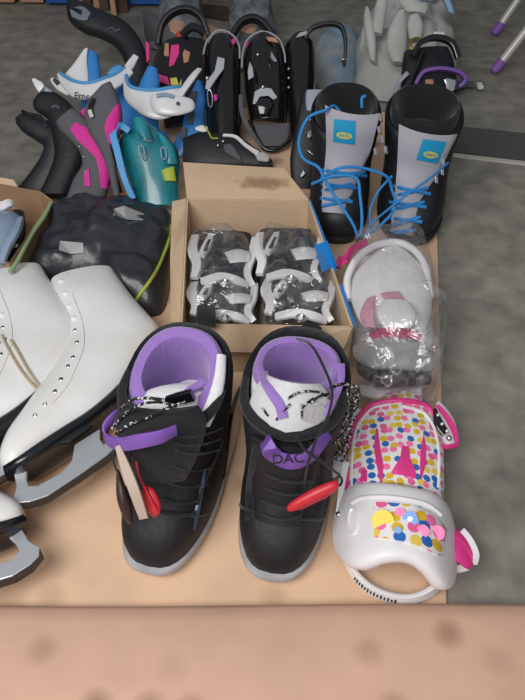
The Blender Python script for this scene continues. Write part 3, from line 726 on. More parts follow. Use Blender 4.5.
# ankle strap cup
cup = [((340, 508), (342, 556), .030, .012), ((349, 492), (352, 568), .050, .014), ((362, 485), (364, 569), .072, .013), ((385, 485), (385, 562), .088, .012), ((410, 489), (408, 562), .090, .012), ((430, 494), (426, 573), .082, .012), ((442, 504), (439, 589), .060, .012), ((449, 524), (448, 588), .038, .010), ((452, 545), (452, 575), .022, .006)]
cp = MB().pad([(G(a[0], a[1], z), G(c[0], c[1], z + .004), t) for a, c, z, t in cup], e=.55, n=24)
cpo = cp.build('ankle_strap', M['rubw'], BD); bcp = cp.bvh()
dc = []
for t0, t1 in (((374, 502), (374, 537)), ((384, 502), (384, 538)), ((396, 503), (396, 540)), ((408, 504), (406, 542)), ((419, 506), (416, 545)), ((430, 511), (425, 549)), ((440, 519), (434, 553)), ((447, 530), (442, 556))):
    dc.append([lerp2(t0, t1, j / 5) for j in range(6)])
lab(shellpanel(bcp, dc, M['dotsb'], 'dotted_print', cpo, .003, .003), 'strip of large pink, yellow and blue dots')
for (u, v, r, m_) in ((383, 521, .0125, 'yellow2'), (410, 519, .0085, 'blue'), (400, 513, .006, 'pink2'), (437, 533, .0085, 'pink2'), (452, 535, .0, 'yellow2'), (398, 530, .004, 'blue'), (423, 531, .007, 'pink2'), (440, 527, .0, 'blue')):
    if m_ not in M: M[m_] = mat(m_, {'yellow2': 'f0d52e', 'pink2': 'ff6fae'}[m_], .4)
    p = onto(bcp, u, v, .0045)
    if p is None or r == 0: continue
    n_ = (CP - p).normalized(); X = V((1, 0, 0)); X = (X - n_ * X.dot(n_)).normalized(); Yv = n_.cross(X)
    MB().plate([p + X * r * math.cos(q) + Yv * r * math.sin(q) for q in [2 * math.pi * j / 20 for j in range(20)]], .0012, nv=n_).build('printed_dot', M[m_], cpo, smooth=False)
    if u == 410: MB().plate([p + n_ * .001 + X * .003 * math.cos(q) + Yv * .003 * math.sin(q) for q in [2 * math.pi * j / 12 for j in range(12)]], .001, nv=n_).build('printed_dot', M['white'], cpo, smooth=False)
P = hit(bcp, [(352, 503), (362, 498), (385, 497), (410, 500), (428, 505), (441, 515)], .0)
if len(P) > 3: MB().tube(P, .0028, n=8).build('cup_rib', M['rubw'], cpo)
# oval slot at the left of the cup
MB().tube([onto(bcp, 353 + 4.5 * math.cos(q), 521 + 13 * math.sin(q), .001) for q in [2 * math.pi * j / 10 for j in range(10)]], .0018, n=6, k=3, closed=True).build('slot_rim', M['white'], cpo)
# heel hoop with print
hoopP = [(341, 540, .030), (347, 560, .022), (357, 577, .018), (372, 590, .016), (392, 598, .016), (412, 599, .016), (430, 592, .018), (442, 580, .024)]
MB().strap([G(*p) for p in hoopP], .013, (0, .25, 1), .006).build('heel_hoop', M['white'], BD)
hc = cat([G(*p) for p in hoopP], 6)
for k in range(14):
    c = hc[12 + k]; t_ = (hc[13 + k] - hc[11 + k]).normalized(); o_ = V((t_.y, -t_.x, 0)).normalized()
    MB().box(c + o_ * .0032 + V((0, 0, -.001)), (.0022, .0016, .005 + .002 * (k % 2)), Matrix.Rotation(math.atan2(t_.y, t_.x), 3, 'Z')).build('hoop_print', M['blackf'], BD, smooth=False)
# ladder and lever at the left
MB().strap([G(346, 462, .07), G(342, 485, .06), G(339, 510, .05), G(338, 530, .035), G(341, 548, .02)], [.009, .008, .007, .008, .006], (1, 0, .2), .003).build('ladder_strap', M['white'], BD)
MB().pad([(G(322, 460, .05), G(326, 472, .05), .004), (G(332, 458, .055), G(334, 478, .055), .005), (G(344, 455, .06), G(344, 468, .06), .004)]).build('lever', M['whitef'], BD)
for (u, v, z) in ((339, 514, .055), (338, 532, .04)):
    MB().ball(G(u, v, z), (.004, .004, .003)).build('rivet', M['chrome'], BD)
MB().pad([(G(335, 538, .03), G(341, 536, .03), .004), (G(336, 552, .02), G(343, 552, .02), .004)]).build('strap_clip', M['steeld'], BD)
# right hand buckles
MB().pad([(G(449, 537, .05), G(446, 552, .05), .004), (G(458, 529, .05), G(455, 560, .05), .006), (G(468, 540, .042), G(464, 567, .042), .006), (G(475, 552, .035), G(469, 570, .035), .004)]).build('toe_buckle', M['pink'], BD)
MB().strap([G(462, 530, .062), G(470, 540, .055), G(476, 554, .045), G(474, 564, .035)], .007, (1, .3, 0), .004).build('buckle_lever', M['white'], BD)
MB().strap([G(450, 567, .03), G(458, 569, .03), G(467, 567, .03)], .009, (0, 1, .2), .004).build('strap_tip', M['white'], BD)
bk = MB().pad([(G(436, 404, .06), G(440, 402, .06), .003), (G(434, 416, .06), G(448, 410, .06), .005), (G(436, 430, .055), G(455, 422, .055), .006), (G(440, 440, .05), G(458, 436, .05), .006), (G(446, 446, .05), G(457, 445, .05), .003)]).build('side_buckle', M['white'], BD)
MB().pad([(G(433, 410, .07), G(436, 408, .07), .002), (G(434, 424, .068), G(441, 418, .068), .003), (G(442, 436, .062), G(449, 432, .062), .003)]).build('ladder', M['blackg'], bk)
MB().strap([G(437, 405, .075), G(446, 416, .07), G(454, 430, .065), G(457, 443, .06)], [.004, .007, .007, .004], (1, .3, 0), .004).build('pink_trim', M['pink'], bk)
for (u, v) in ((438, 415), (442, 424), (447, 431)): MB().ball(G(u, v, .074), .0022, 8, 5).build('rivet', M['white'], bk)
MB().ball(G(449, 438, .068), .004).build('rivet', M['chrome'], bk)
MB().strap([G(440, 446, .06), G(448, 447, .06), G(457, 445, .055)], .006, (0, 1, 0), .004).build('pink_trim', M['pink'], bk)
# brown scuffs on the cardboard inside the hoop
M['pinkl'] = mat('pale_pink_rubber', 'd99aac', .5)
# ================================================================== WRAPPED BINDING
BW = thing('snowboard_binding', 'white and pink snowboard binding sealed in clear plastic, between the open box and bare floor', 'snowboard binding', tuple(G(392, 330, 0)))
M['rubw2'] = mat('bright_white_rubber', 'f6f5f6', .4)
w = MB().pad([(G(372, 258, .09), G(412, 258, .09), .006), (G(355, 272, .10), G(425, 272, .10), .008), (G(350, 292, .10), G(432, 294, .10), .008), (G(356, 315, .095), G(430, 318, .095), .008), (G(366, 330, .09), G(424, 334, .09), .006)], bulge=.02, e=.6)
wo = w.build('highback', M['rubw2'], BW); bw = w.bvh()
MB().tube([G(350, 300, .10), G(347, 280, .11), G(356, 260, .12), G(374, 246, .12), (G(396, 242, .12)), G(414, 250, .12), G(426, 268, .11), G(430, 296, .10)], .006).build('heel_hoop', M['rubw'], BW)
MB().strap([G(345, 262, .09), G(352, 250, .095), G(366, 242, .09)], .012, (0, 1, 1), .006).build('pink_strap', M['pink'], BW)
MB().strap([G(345, 262, .10), G(341, 258, .09), G(338, 268, .08)], .010, (1, 0, 0), .006).build('pink_strap', M['pink'], BW)
MB().pad([(G(369, 334, .105), G(372, 339, .105), .003), (G(380, 328, .11), G(382, 338, .11), .004), (G(398, 326, .112), G(398, 337, .112), .004), (G(414, 330, .108), G(412, 339, .108), .004), (G(422, 336, .10), G(420, 341, .10), .003)]).build('pink_edge', mat('deep_pink', 'b92463', .5), BW)
MB().pad([(G(384, 300, .133), G(410, 302, .133), .004), (G(377, 312, .132), G(416, 314, .132), .005), (G(382, 325, .128), G(412, 327, .128), .004)]).build('toe_cap', M['white'], BW)
MB().pad([(G(366, 300, .122), G(376, 296, .128), .003), (G(360, 314, .118), G(374, 312, .126), .004), (G(364, 328, .112), G(376, 328, .118), .003)]).build('pink_pad', M['pinkl'], BW)
MB().pad([(G(380, 294, .131), G(400, 292, .131), .003), (G(384, 299, .131), G(404, 299, .131), .003)]).build('pink_pad', M['pinkl'], BW)
MB().pad([(G(356, 346, .08), G(358, 362, .08), .008), (G(372, 340, .10), G(372, 368, .10), .010), (G(395, 339, .105), G(394, 368, .105), .010), (G(416, 343, .10), G(414, 370, .10), .010), (G(430, 352, .08), G(428, 372, .08), .008)], e=.7).build('ankle_strap', M['greyst'] if 'greyst' in M else mat('pale_grey_strap', 'a9aaa8', .7, bump=.5, bs=60), BW)
MB().pad([(G(357, 362, .075), G(360, 376, .075), .006), (G(376, 366, .09), G(376, 384, .09), .007), (G(400, 366, .092), G(400, 386, .092), .007), (G(428, 366, .075), G(430, 384, .075), .006)], e=.7).build('toe_strap', M['blackm'], BW)
for (u, v) in ((396, 369), (387, 381)):
    MB().tube([G(u + 5 * math.cos(q), v + 5 * math.sin(q), .105) for q in [2 * math.pi * j / 10 for j in range(10)]], .0022, n=6, k=2, closed=True).build('buckle_ring', M['chrome'], BW)
MB().pad([(G(360, 384, .05), G(362, 396, .05), .006), (G(385, 388, .06), G(386, 400, .06), .007), (G(420, 386, .05), G(420, 398, .05), .006)]).build('base', M['rubw'], BW)
MB().pad([(G(362, 380, .03), G(428, 380, .03), .03), (G(352, 330, .035), G(432, 330, .035), .035), (G(356, 270, .04), G(426, 270, .04), .035)], e=.5).build('base_plate', M['whitef'], BW)
PB = MB().dome([V((G(u, v, .07).x, G(u, v, .07).y, .006)) for u, v in ((345, 262), (352, 246), (372, 240), (400, 240), (420, 250), (432, 280), (436, 310), (446, 335), (446, 350), (438, 372), (440, 398), (420, 404), (385, 404), (355, 396), (350, 370), (346, 340), (342, 300))], .150, rings=30, wr=.020, ws=22, flat=6, base=.006, seed=2)
tag(PB.build('plastic_bag', M['film'], ang=180), 'crinkled clear plastic bag around the white and pink binding beside the open box', 'plastic bag')
# ================================================================== OPEN BOX
H = .105
fl_, fr_, br_, bl_ = G(181, 324, H), G(352, 327, H), G(309, 201, H), G(187, 199, H)
BX = thing('cardboard_box', 'open tan cardboard box with plastic-wrapped bindings inside and a blue-taped corner', 'box', tuple((fl_ + fr_) / 2 - V((0, 0, H))))
def dn(p, sh=(0, 0)): return V((p.x + sh[0], p.y + sh[1], .007))
def wallp(a, b, nm='side_panel', m=None):
    mb = MB().plate([a, b, dn(b), dn(a)], .004); return mb.build(nm, m or M['boxc'], BX, smooth=False)
wallp(bl_, br_); wallp(fl_, bl_); wallp(br_, fr_); wallp(fl_, fr_)
MB().plate([dn(fl_), dn(fr_), dn(br_), dn(bl_)], .003).build('bottom_panel', M['boxc'], BX, smooth=False)
bf = MB().plate([bl_, br_, G(284, 169, H + .02), G(183, 163, H + .02)], .004).build('flap', M['boxc'], BX, smooth=False)
def stain(m, c, rad, col, k=.75):
    m = m.copy(); nt = m.node_tree; b = nt.nodes['Principled BSDF']; old = b.inputs['Base Color'].links[0].from_socket
    tc = nt.nodes.new('ShaderNodeTexCoord'); mp = nt.nodes.new('ShaderNodeMapping'); mp.vector_type = 'POINT'
    mp.inputs['Scale'].default_value = (1 / rad[0], 1 / rad[1], 0); mp.inputs['Location'].default_value = (-c[0] / rad[0], -c[1] / rad[1], 0)
    ln = nt.nodes.new('ShaderNodeVectorMath'); ln.operation = 'LENGTH'
    n = nt.nodes.new('ShaderNodeTexNoise'); n.inputs['Scale'].default_value = 60
    ad = nt.nodes.new('ShaderNodeMath'); ad.operation = 'ADD'; mr = nt.nodes.new('ShaderNodeMapRange')
    mr.inputs['From Min'].default_value = 1.6; mr.inputs['From Max'].default_value = 1.0; mr.inputs['To Max'].default_value = k
    nt.links.new(tc.outputs['Object'], mp.inputs[0]); nt.links.new(mp.outputs[0], ln.inputs[0]); nt.links.new(tc.outputs['Object'], n.inputs['Vector'])
    nt.links.new(ln.outputs['Value'], ad.inputs[0]); nt.links.new(n.outputs['Fac'], ad.inputs[1]); nt.links.new(ad.outputs[0], mr.inputs['Value'])
    mx = nt.nodes.new('ShaderNodeMix'); mx.data_type = 'RGBA'; nt.links.new(mr.outputs[0], mx.inputs[0]); nt.links.new(old, mx.inputs[6]); mx.inputs[7].default_value = (*hexc(col), 1)
    nt.links.new(mx.outputs[2], b.inputs['Base Color']); return m
sc_ = G(264, 184, H + .01) - V(BX.location)
bf.data.materials[0] = stain(M['boxc'], (sc_.x, sc_.y), (.052, .018), '8a6a4c')
MB().plate([fl_, bl_, G(173, 202, H - .02), G(171, 262, H - .03), G(172, 322, H - .03)], .004).build('flap', M['boxc'], BX, smooth=False)
MB().plate([fl_ + V((0, -.001, 0)), fr_ + V((0, -.001, 0)), G(344, 348, H - .035), G(250, 352, H - .035), G(188, 350, H - .035)], .004).build('flap', M['boxc'], BX, smooth=False)
tp = MB().strap([br_ + V((.002, 0, -.002)), br_.lerp(fr_, .35) + V((.003, 0, .002)), br_.lerp(fr_, .62) + V((.003, 0, .002))], .010, (0, 0, 1), .002)
lab(tp.build('tape', M['bluetape'], BX), 'bright blue tape')
MB().plate([G(314, 246, H + .006), G(327, 241, H + .006), G(337, 266, H), G(322, 272, H)], .003).build('tape', M['bluetape'], BX, smooth=False)
MB().strap([br_.lerp(fr_, .72) + V((.004, 0, 0)), br_.lerp(fr_, .86) + V((.004, 0, 0)), fr_ + V((.004, 0, -.002))], .007, (.4, 0, 1), .002).build('tape', M['bluetape'], BX)
# bindings in bags
def mini(label, uc, vc, w, h, z, flip, seed, var):
    rnd = random.Random(seed)
    R = thing('snowboard_binding', label, 'snowboard binding', tuple(G(uc, vc, 0) + V((0, 0, .01))), 0, 'wrapped bindings in the open box')
    def P(a, b, dz=0): return G(uc + a * w * flip, vc + b * h, z + dz)
    MB().pad([(P(-.40, -.45, -.03), P(.40, -.42, -.03), .014), (P(-.45, 0, -.03), P(.45, 0, -.03), .018), (P(-.42, .45, -.035), P(.42, .45, -.035), .014)], e=.5).build('base_plate', M['blackm'], R)
    MB().pad([(P(-.02, -.40), P(.34, -.38), .006), (P(-.05, -.1, .008), P(.42, -.08, .008), .008), (P(.0, .25, .004), P(.36, .26, .004), .006)], bulge=.012, e=.7).build('highback', M['navy2'], R)
    MB().strap([P(-.38, -.44, .006), P(-.42, -.2, .014), P(-.36, .05, .016), P(-.40, .28, .010)], [.014, .018, .016, .012], (1, 0, .2), .008).build('base_rail', M['rubw'], R)
    a = MB().strap([P(-.16, -.45, .014), P(-.22, -.28, .02), P(-.30, -.1, .02)], [.010, .016, .010], (1, .2, .2), .008).build('ankle_strap', M['white'], R)
    MB().strap([P(-.18, -.38, .021), P(-.25, -.2, .027)], .006, (1, .2, .2), .003).build('strap_print', M['blackg'], a)
    MB().strap([P(.44, -.40, .008), P(.40, -.1, .016), P(.34, .2, .014), P(.42, .42, .006)], [.010, .014, .012, .010], (1, 0, .2), .008).build('base_rail', M['rubw'], R)
    MB().strap([P(-.30, .34, .012), P(-.05, .26, .022), P(.18, .32, .02), P(.34, .42, .008)], [.012, .015, .015, .012], (0, 1, .2), .007).build('toe_strap', M['white'], R)
    MB().pad([(P(.02, -.16, .026), P(.10, .02, .026), .004), (P(.20, -.22, .028), P(.24, .0, .028), .005), (P(.36, -.18, .022), P(.36, .0, .022), .004)]).build('strap_pad', M['rubw'], R)
    b = MB().tube([P(.02, .36, .028) + V((.007 * math.cos(q), .007 * math.sin(q), 0)) for q in [2 * math.pi * j / 10 for j in range(10)]], .0022, n=6, k=2, closed=True).build('buckle', M['chrome'], R)
    MB().ball(P(.02, .36, .026), (.004, .004, .003)).build('rivet', M['white'], b)
    return R
M['navy2'] = mat('black_navy_plastic', '1b2230', .3, coat=.4)
mini('white and black binding in clear plastic, far left of the four inside the open box', 223, 262, 72, 58, .080, 1, 1, 0)
mini('white and black binding in clear plastic, far right of the four inside the open box', 289, 259, 74, 56, .084, 1, 2, 0)
mini('white and black binding in clear plastic, near left of the four in the box', 223, 303, 74, 44, .070, 1, 3, 1)
mini('white and black binding in clear plastic, near right of the four in the box', 299, 301, 78, 48, .074, 1, 4, 1)
for lb, pts, s in (('cloudy clear plastic bag around the bindings on the left inside the open box', ((189, 238), (212, 230), (240, 236), (254, 262), (258, 300), (254, 324), (215, 328), (188, 324), (186, 280)), 5),
                   ('cloudy clear plastic bag around the bindings on the right inside the open box', ((254, 238), (280, 230), (308, 236), (326, 262), (340, 292), (344, 320), (300, 327), (262, 325), (258, 290)), 9)):
    o = MB().dome([V((G(u, v, .08).x, G(u, v, .08).y, .012)) for u, v in pts], .112, rings=24, wr=.014, ws=20, flat=6, base=.012, seed=s)
    tag(o.build('plastic_bag', M['film2'], ang=180), lb, 'plastic bag')
# small black clips sticking over the front wall
tag(MB().pad([(G(197, 306, .12), G(215, 308, .12), .004), (G(196, 316, .125), G(216, 318, .125), .005), (G(198, 326, .12), G(215, 327, .12), .004)]).build('strap_end', M['blackf']), 'small black strap end over the front wall of the open box, left', 'strap')
tag(MB().pad([(G(303, 322, .12), G(322, 328, .12), .004), (G(300, 330, .118), G(320, 338, .118), .004)]).build('strap_end', M['blackf']), 'small black strap end over the front wall of the open box, right', 'strap')

# ================================================================== LEFT BOX AND BLACK BAG
H2 = .075
a0, a1, a2, a3 = G(-70, 172, H2), G(40, 192, H2), G(52, 201, H2), G(10, 262, H2)
LB = thing('cardboard_box', 'brown open cardboard box cut off by the left edge, holding blue-grey plastic parts', 'box', (a0.x + .05, a0.y - .1, .006))
for p, q in ((a0, a1), (a1, a2), (a2, a3), (a0, V((a0.x - .02, a3.y, H2))), (V((a0.x - .02, a3.y, H2)), a3)):
    MB().plate([p, q, dn(q), dn(p)], .004).build('side_panel', M['boxd'], LB, smooth=False)
MB().plate([dn(a0), dn(a1), dn(a2), dn(a3), V((a0.x - .02, a3.y, .007))], .003, nv=V((0, 0, 1))).build('bottom_panel', M['boxd'], LB, smooth=False)
MB().plate([a0, G(18, 187, H2), G(14, 180, H2 + .01), G(-60, 166, H2 + .01)], .003).build('flap', M['boxc'], LB, smooth=False)
gp = thing('snowboard_binding', 'blue-grey plastic binding with white strap lying in the brown box at the left edge', 'snowboard binding', tuple(G(5, 240, 0) + V((0, 0, .01))))
MB().pad([(G(-20, 216, .07), G(16, 218, .07), .012), (G(-20, 232, .09), G(24, 222, .09), .014), (G(-24, 248, .09), G(14, 244, .09), .014), (G(-26, 268, .07), G(4, 266, .07), .012)], bulge=.01, e=.8).build('highback', M['greyp'], gp)
MB().strap([G(-10, 206, .10), G(2, 206, .11), G(10, 203, .11), G(13, 207, .10)], [.02, .018, .014, .008], (0, 1, .3), .006).build('ankle_strap', M['white'], gp)
MB().strap([G(20, 219, .10), G(16, 232, .105), G(8, 246, .10), G(2, 262, .09)], [.014, .014, .012, .01], (1, .4, .2), .008).build('base_rail', M['greyp'], gp)
MB().pad([(G(10, 214, .05), G(24, 212, .05), .008), (G(14, 235, .05), G(26, 230, .05), .01), (G(4, 262, .05), G(18, 262, .05), .008)]).build('base_plate', M['blackm'], gp)
MB().ball(G(16, 246, .075), .005).build('bolt', M['chrome'], gp)

bgo = [(50, 206), (58, 194), (80, 191), (110, 193), (140, 196), (168, 205), (174, 216), (173, 245), (168, 275), (158, 300), (125, 298), (100, 272), (60, 272), (30, 272), (22, 262), (34, 240), (44, 222)]
bb = MB().dome([V((G(u, v, .04).x, G(u, v, .04).y, .006)) for u, v in bgo], .070, rings=34, wr=.022, ws=15, flat=3.0, base=.006, seed=11, k=5)
BGR = thing('sports_bag', 'black shiny nylon bag with yellow-green piping and two pale labels, behind the white skates', 'bag', tuple(V((G(100, 250, 0).x, G(100, 250, 0).y, .006))))
for i, p in enumerate(bb.v): pass
bgo_ = bb.build('bag_body', M['bag'], BGR); bbg = bb.bvh()
P = hit(bbg, [(171, 226), (169, 240), (164, 254), (158, 268), (150, 281), (141, 293), (132, 306)], .002)
if len(P) > 3: lab(MB().tube(P, .0032, n=8).build('piping', M['greeny'], BGR), 'yellow-green piping')
P = [G(51, 203, .08), G(44, 217, .08), G(34, 231, .08), G(25, 247, .08), G(17, 262, .08), G(10, 272, .078)]
lab(MB().tube(P, .004, n=8).build('piping', M['greenp'], BGR), 'pale green piping')
for nm, pl in (('label_tag', [(114, 209), (124, 206), (144, 214), (143, 220), (126, 219), (113, 215)]), ('label_tag', [(60, 241), (83, 243), (84, 253), (71, 254), (59, 250)])):
    Pq = hit(bbg, pl, .004)
    if len(Pq) > 3: lab(MB().plate(Pq, .0015).build(nm, M['paper'], BGR, smooth=False), 'pale rectangular label')

# ================================================================== PILE AT THE BACK
def root(nm, label, cate, p, group=None): return thing(nm, label, cate, (p.x, p.y, .006), 0, group)
def two(t, L, th=.006, off=0): return [(t(a[0], a[1], off), t(a[2], a[3], off), a[4] if len(a) > 4 else th) for a in L]
# long black curved cuff
t = T(112, .9)
R = root('binding_highback', 'long black curved highback with grey tip, standing out over the floor at the upper left', 'snowboard binding', t(130, 100))
b = MB().pad(two(t, [(69, 0, 67, 9, .012), (78, 1, 70, 22, .02), (92, 7, 83, 32, .024), (107, 14, 98, 37, .025), (122, 20, 112, 44, .026), (136, 33, 120, 53, .026), (145, 50, 125, 64, .026), (149, 70, 126, 80, .024), (150, 100, 128, 104, .02)]), e=.8)
bo = b.build('highback', M['blackm'], R); bv = b.bvh()
MB().pad([(onto(bv, 70, 9, .002), onto(bv, 72, 17, .002), .002), (onto(bv, 82, 6, .003), onto(bv, 80, 20, .003), .002), (onto(bv, 91, 13, .002), onto(bv, 87, 20, .002), .002)]).build('tip_panel', mat('blue_grey_trim', '77828f', .5), bo)
MB().pad([(onto(bv, 71, 6, .005), onto(bv, 71, 9, .005), .002), (onto(bv, 82, 10, .006), onto(bv, 81, 15, .006), .002)]).build('slot', M['blackg'], bo)
P = hit(bv, [(107, 30), (112, 28), (116, 31), (120, 29)], .002)
if len(P) > 2: MB().tube(P, .0025, n=6).build('printed_mark', mat('grey_print', '555b66', .6), bo)
# two black padded pieces at left
t = T(198, 1.0)
R = root('binding_highback', 'matt black curved highback at far left, its tip pointing left over the bare floor', 'snowboard binding', t(35, 195), 'black curved highbacks behind the left box')
MB().pad(two(t, [(16, 118, 17, 125, .006), (24, 113, 24, 133, .012), (36, 117, 35, 140, .016), (52, 122, 44, 147, .018), (66, 132, 43, 155, .02), (70, 150, 36, 166, .02), (64, 172, 24, 182, .02), (52, 196, 10, 196, .018)]), e=.8).build('highback', M['blackm'], R)
MB().strap([t(24, 113, .012), t(33, 117, .018), t(44, 120, .02), t(50, 130, .02)], .006, (.2, 1, 1), .004).build('edge_trim', M['blackg'], R)
t = T(205, 1.02)
R = root('binding_highback', 'black curved highback with white pointed tab at its top, left of the pink pads', 'snowboard binding', t(60, 200), 'black curved highbacks behind the left box')
b = MB().pad(two(t, [(37, 105, 38, 113, .008), (44, 97, 43, 117, .016), (58, 96, 52, 124, .02), (74, 108, 55, 134, .024), (85, 125, 57, 146, .026), (90, 145, 58, 160, .026), (86, 168, 52, 178, .026), (72, 198, 42, 198, .022)], off=.02), e=.8)
bo = b.build('highback', M['black'], R); bv = b.bvh()
P = hit(bv, [(52, 108), (56, 106), (60, 109)], .002)
if len(P) > 2: MB().tube(P, .003, n=6).build('printed_mark', mat('grey_print_dim', '4f5560', .6), bo)
MB().pad([(t(37, 86, .03), t(40, 84, .03), .003), (t(41, 94, .035), t(48, 89, .035), .004), (t(45, 99, .035), t(50, 93, .035), .003)]).build('strap_tip', M['white'], R)
MB().strap([t(47, 92, .03), t(56, 99, .03), t(66, 106, .03)], .008, (-.3, 1, 1), .003).build('ladder_strap', M['greyp'], R)
# pink and grey pads
t = T(210, 1.1)
R = root('snowboard_binding', 'binding with S-shaped bright pink and grey pad, behind the black bag', 'snowboard binding', t(90, 205), 'pink and grey bindings')
b = MB().pad(two(t, [(63, 129, 79, 115, .008), (68, 138, 92, 125, .014), (78, 148, 104, 138, .018), (86, 158, 113, 154, .02), (88, 171, 119, 171, .02), (80, 184, 115, 188, .02), (72, 205, 108, 208, .018)], off=.045), e=.75)
b.build('padded_strap', M['greyd'], R); bv = b.bvh()
LR = (((70, 129), (75, 122)), ((76, 138), (88, 128)), ((86, 148), (102, 140)), ((96, 158), (110, 154)), ((99, 172), (117, 170)), ((101, 188), (111, 190)))
shellpanel(bv, [[lerp2(a, c, j / 6) for j in range(7)] for a, c in LR], M['pinkf'], 'pink_panel', R, .004, .004)
p = [onto(bv, *x, .001) for x in ((84, 174), (89, 168), (91, 187), (85, 186))]
if all(p): MB().plate(p, .006).build('pink_panel', M['pinkf'], R)
P = hit(bv, [(66, 140), (76, 148), (84, 157), (85, 172)], .003)
for q_ in P: MB().ball(q_, .0022, 8, 5).build('rivet', M['chrome'], R)
MB().pad(two(t, [(84, 118, 90, 112, .006), (88, 124, 96, 117, .008), (94, 132, 100, 128, .006)], off=.03)).build('pink_panel', M['pinkf'], R)
R = root('snowboard_binding', 'binding with pointed bright pink and grey pad, left of the teal highback', 'snowboard binding', t(115, 205), 'pink and grey bindings')
b = MB().pad(two(t, [(108, 98, 118, 93, .008), (98, 110, 123, 103, .014), (93, 123, 128, 117, .018), (96, 139, 129, 134, .018), (106, 156, 124, 154, .016), (114, 174, 123, 172, .012), (122, 206, 128, 206, .01)], off=.065), e=.75)
b.build('padded_strap', M['greyd'], R); bv = b.bvh()
LR = (((115, 106), (121, 102)), ((107, 118), (126, 114)), ((104, 128), (128, 130)), ((108, 141), (126, 145)), ((115, 151), (121, 154)))
shellpanel(bv, [[lerp2(a, c, j / 6) for j in range(7)] for a, c in LR], M['pinkf'], 'pink_panel', R, .004, .004)
MB().strap([t(104, 112, .085), t(101, 122, .09), t(103, 130, .088)], .008, (1, 0, 0), .004).build('strap_slot', M['blackg'], R)
MB().tube([t(120, 152, .08), t(121, 170, .07), t(123, 184, .06), (t(127, 200, .05))], .004, n=6).build('ladder_strap', M['blackg'], R)
MB().strap([t(118, 178, .07), t(120, 188, .065), t(124, 196, .06)], .006, (1, 0, 0), .003).build('strap_tip', M['white'], R)
MB().box(t(127, 200, .06), (.012, .006, .006)).build('release_tab', M['orange'], R, bevel=.001)
# teal highback
t = T(212, 1.0)
R = root('binding_highback', 'translucent teal binding highback with light blue rim, between the pink pads and the open box', 'snowboard binding', t(150, 205))
MB().pad(two(t, [(139, 131, 152, 130, .006), (124, 143, 169, 143, .010), (124, 158, 180, 155, .012), (130, 175, 182, 172, .012), (135, 190, 181, 188, .012), (139, 210, 181, 210, .010)], off=.035), bulge=.008, e=.7).build('highback', M['teal'], R)
MB().strap([t(136, 142, .07), t(127, 137, .075), t(122, 146, .08), t(126, 162, .085), t(130, 178, .085), t(134, 192, .08), t(140, 206, .07)], [.012, .013, .014, .014, .013, .012, .012], (1, 0, 0), .010).build('rim', M['lblue'], R)
MB().pad(two(t, [(139, 128, 150, 128, .006), (140, 138, 154, 138, .008), (146, 150, 158, 150, .008)], off=.06)).build('toe_prong', M['teal'], R)
MB().pad(two(t, [(160, 140, 170, 146, .006), (164, 152, 178, 156, .008), (168, 172, 182, 172, .008)], off=.055)).build('side_wing', M['teal'], R)
for (u, v) in ((147, 161), (168, 163)):
    MB().strap([t(u - 2, v - 5, .068), t(u + 2, v - 4, .068), t(u + 3, v + 4, .068), t(u - 1, v + 5, .068)], .003, (0, 0, 1), .002, closed=True).build('slot_rim', M['greyp'], R)
MB().pad(two(t, [(165, 178, 178, 174, .006), (168, 188, 180, 188, .006)], off=.055)).build('yellow_panel', M['greeny'], R)
# blue and white bindings
def bluewhite(label, t, P):
    R = root('snowboard_binding', label, 'snowboard binding', t(*P['base']), 'blue and white bindings')
    MB().pad(two(t, P['post'], off=.02), bulge=.008, e=.5).build('highback', M['blue'], R)
    for w_ in P['body']: MB().pad(two(t, w_, off=-.01), bulge=.01, e=.6).build('base_frame', M['blue'], R)
    s = MB().pad([(t(a[0], a[1], a[4]), t(a[2], a[3], a[4] + .004), .006) for a in P['swoop']], e=.6); so = s.build('ankle_strap', M['white'], R); bv = s.bvh()
    MB().tube([t(a[0], a[1] + 1, a[4] + .004) for a in P['swoop']], .0045, n=8).build('padding', M['lblue'], so)
    return R, so, bv
t = T(142, 1.0)
R, so, bv = bluewhite('blue and white binding with dark lettering on its curved strap, left of the blue pair', t, dict(base=(100, 135),
    post=[(88, 55, 100, 58, .004), (85, 68, 102, 70, .006), (82, 86, 104, 88, .006), (84, 110, 108, 110, .006), (88, 135, 112, 135, .006)], body=[[(100, 85, 132, 72, .01), (104, 100, 136, 92, .012), (108, 130, 138, 128, .01)]],
    swoop=[(67, 82, 66, 88, .055), (74, 88, 74, 102, .07), (84, 95, 86, 113, .085), (98, 98, 100, 114, .09), (112, 93, 116, 108, .085), (123, 86, 129, 97, .07), (131, 77, 138, 84, .055)]))
MB().pad(two(t, [(88, 56, 92, 55, .003), (78, 70, 91, 68, .005), (68, 83, 92, 82, .006), (72, 92, 92, 92, .005)], off=.036)).build('side_wing', M['white'], R)
MB().strap([t(128, 84, .05), t(135, 76, .06), t(141, 67, .06)], [.016, .018, .014], (1, .4, .4), .005).build('ladder_strap', M['whitef'], R)
MB().pad(two(t, [(112, 82, 116, 88, .012), (118, 76, 122, 88, .016), (124, 74, 130, 82, .012)], off=.05)).build('ankle_pad', M['lblue'], R)
MB().pad(two(t, [(57, 89, 59, 86, .003), (60, 94, 66, 88, .005), (65, 99, 72, 94, .005), (74, 104, 76, 100, .003)], off=.05)).build('buckle', M['white'], R)
MB().pad(two(t, [(60, 90, 63, 88, .003), (64, 95, 68, 92, .003)], off=.058)).build('buckle_lever', M['green'], R)
p = onto(bv, 89, 106, .003)
if p: text('strap_lettering', 'Emery', .021, mat('navy_print', '1c2a52', .5), so, t(104, 107) - t(84, 106), V((0, 1, 1)), p + V((.004, -.012, .012)))
t = T(160, 1.0)
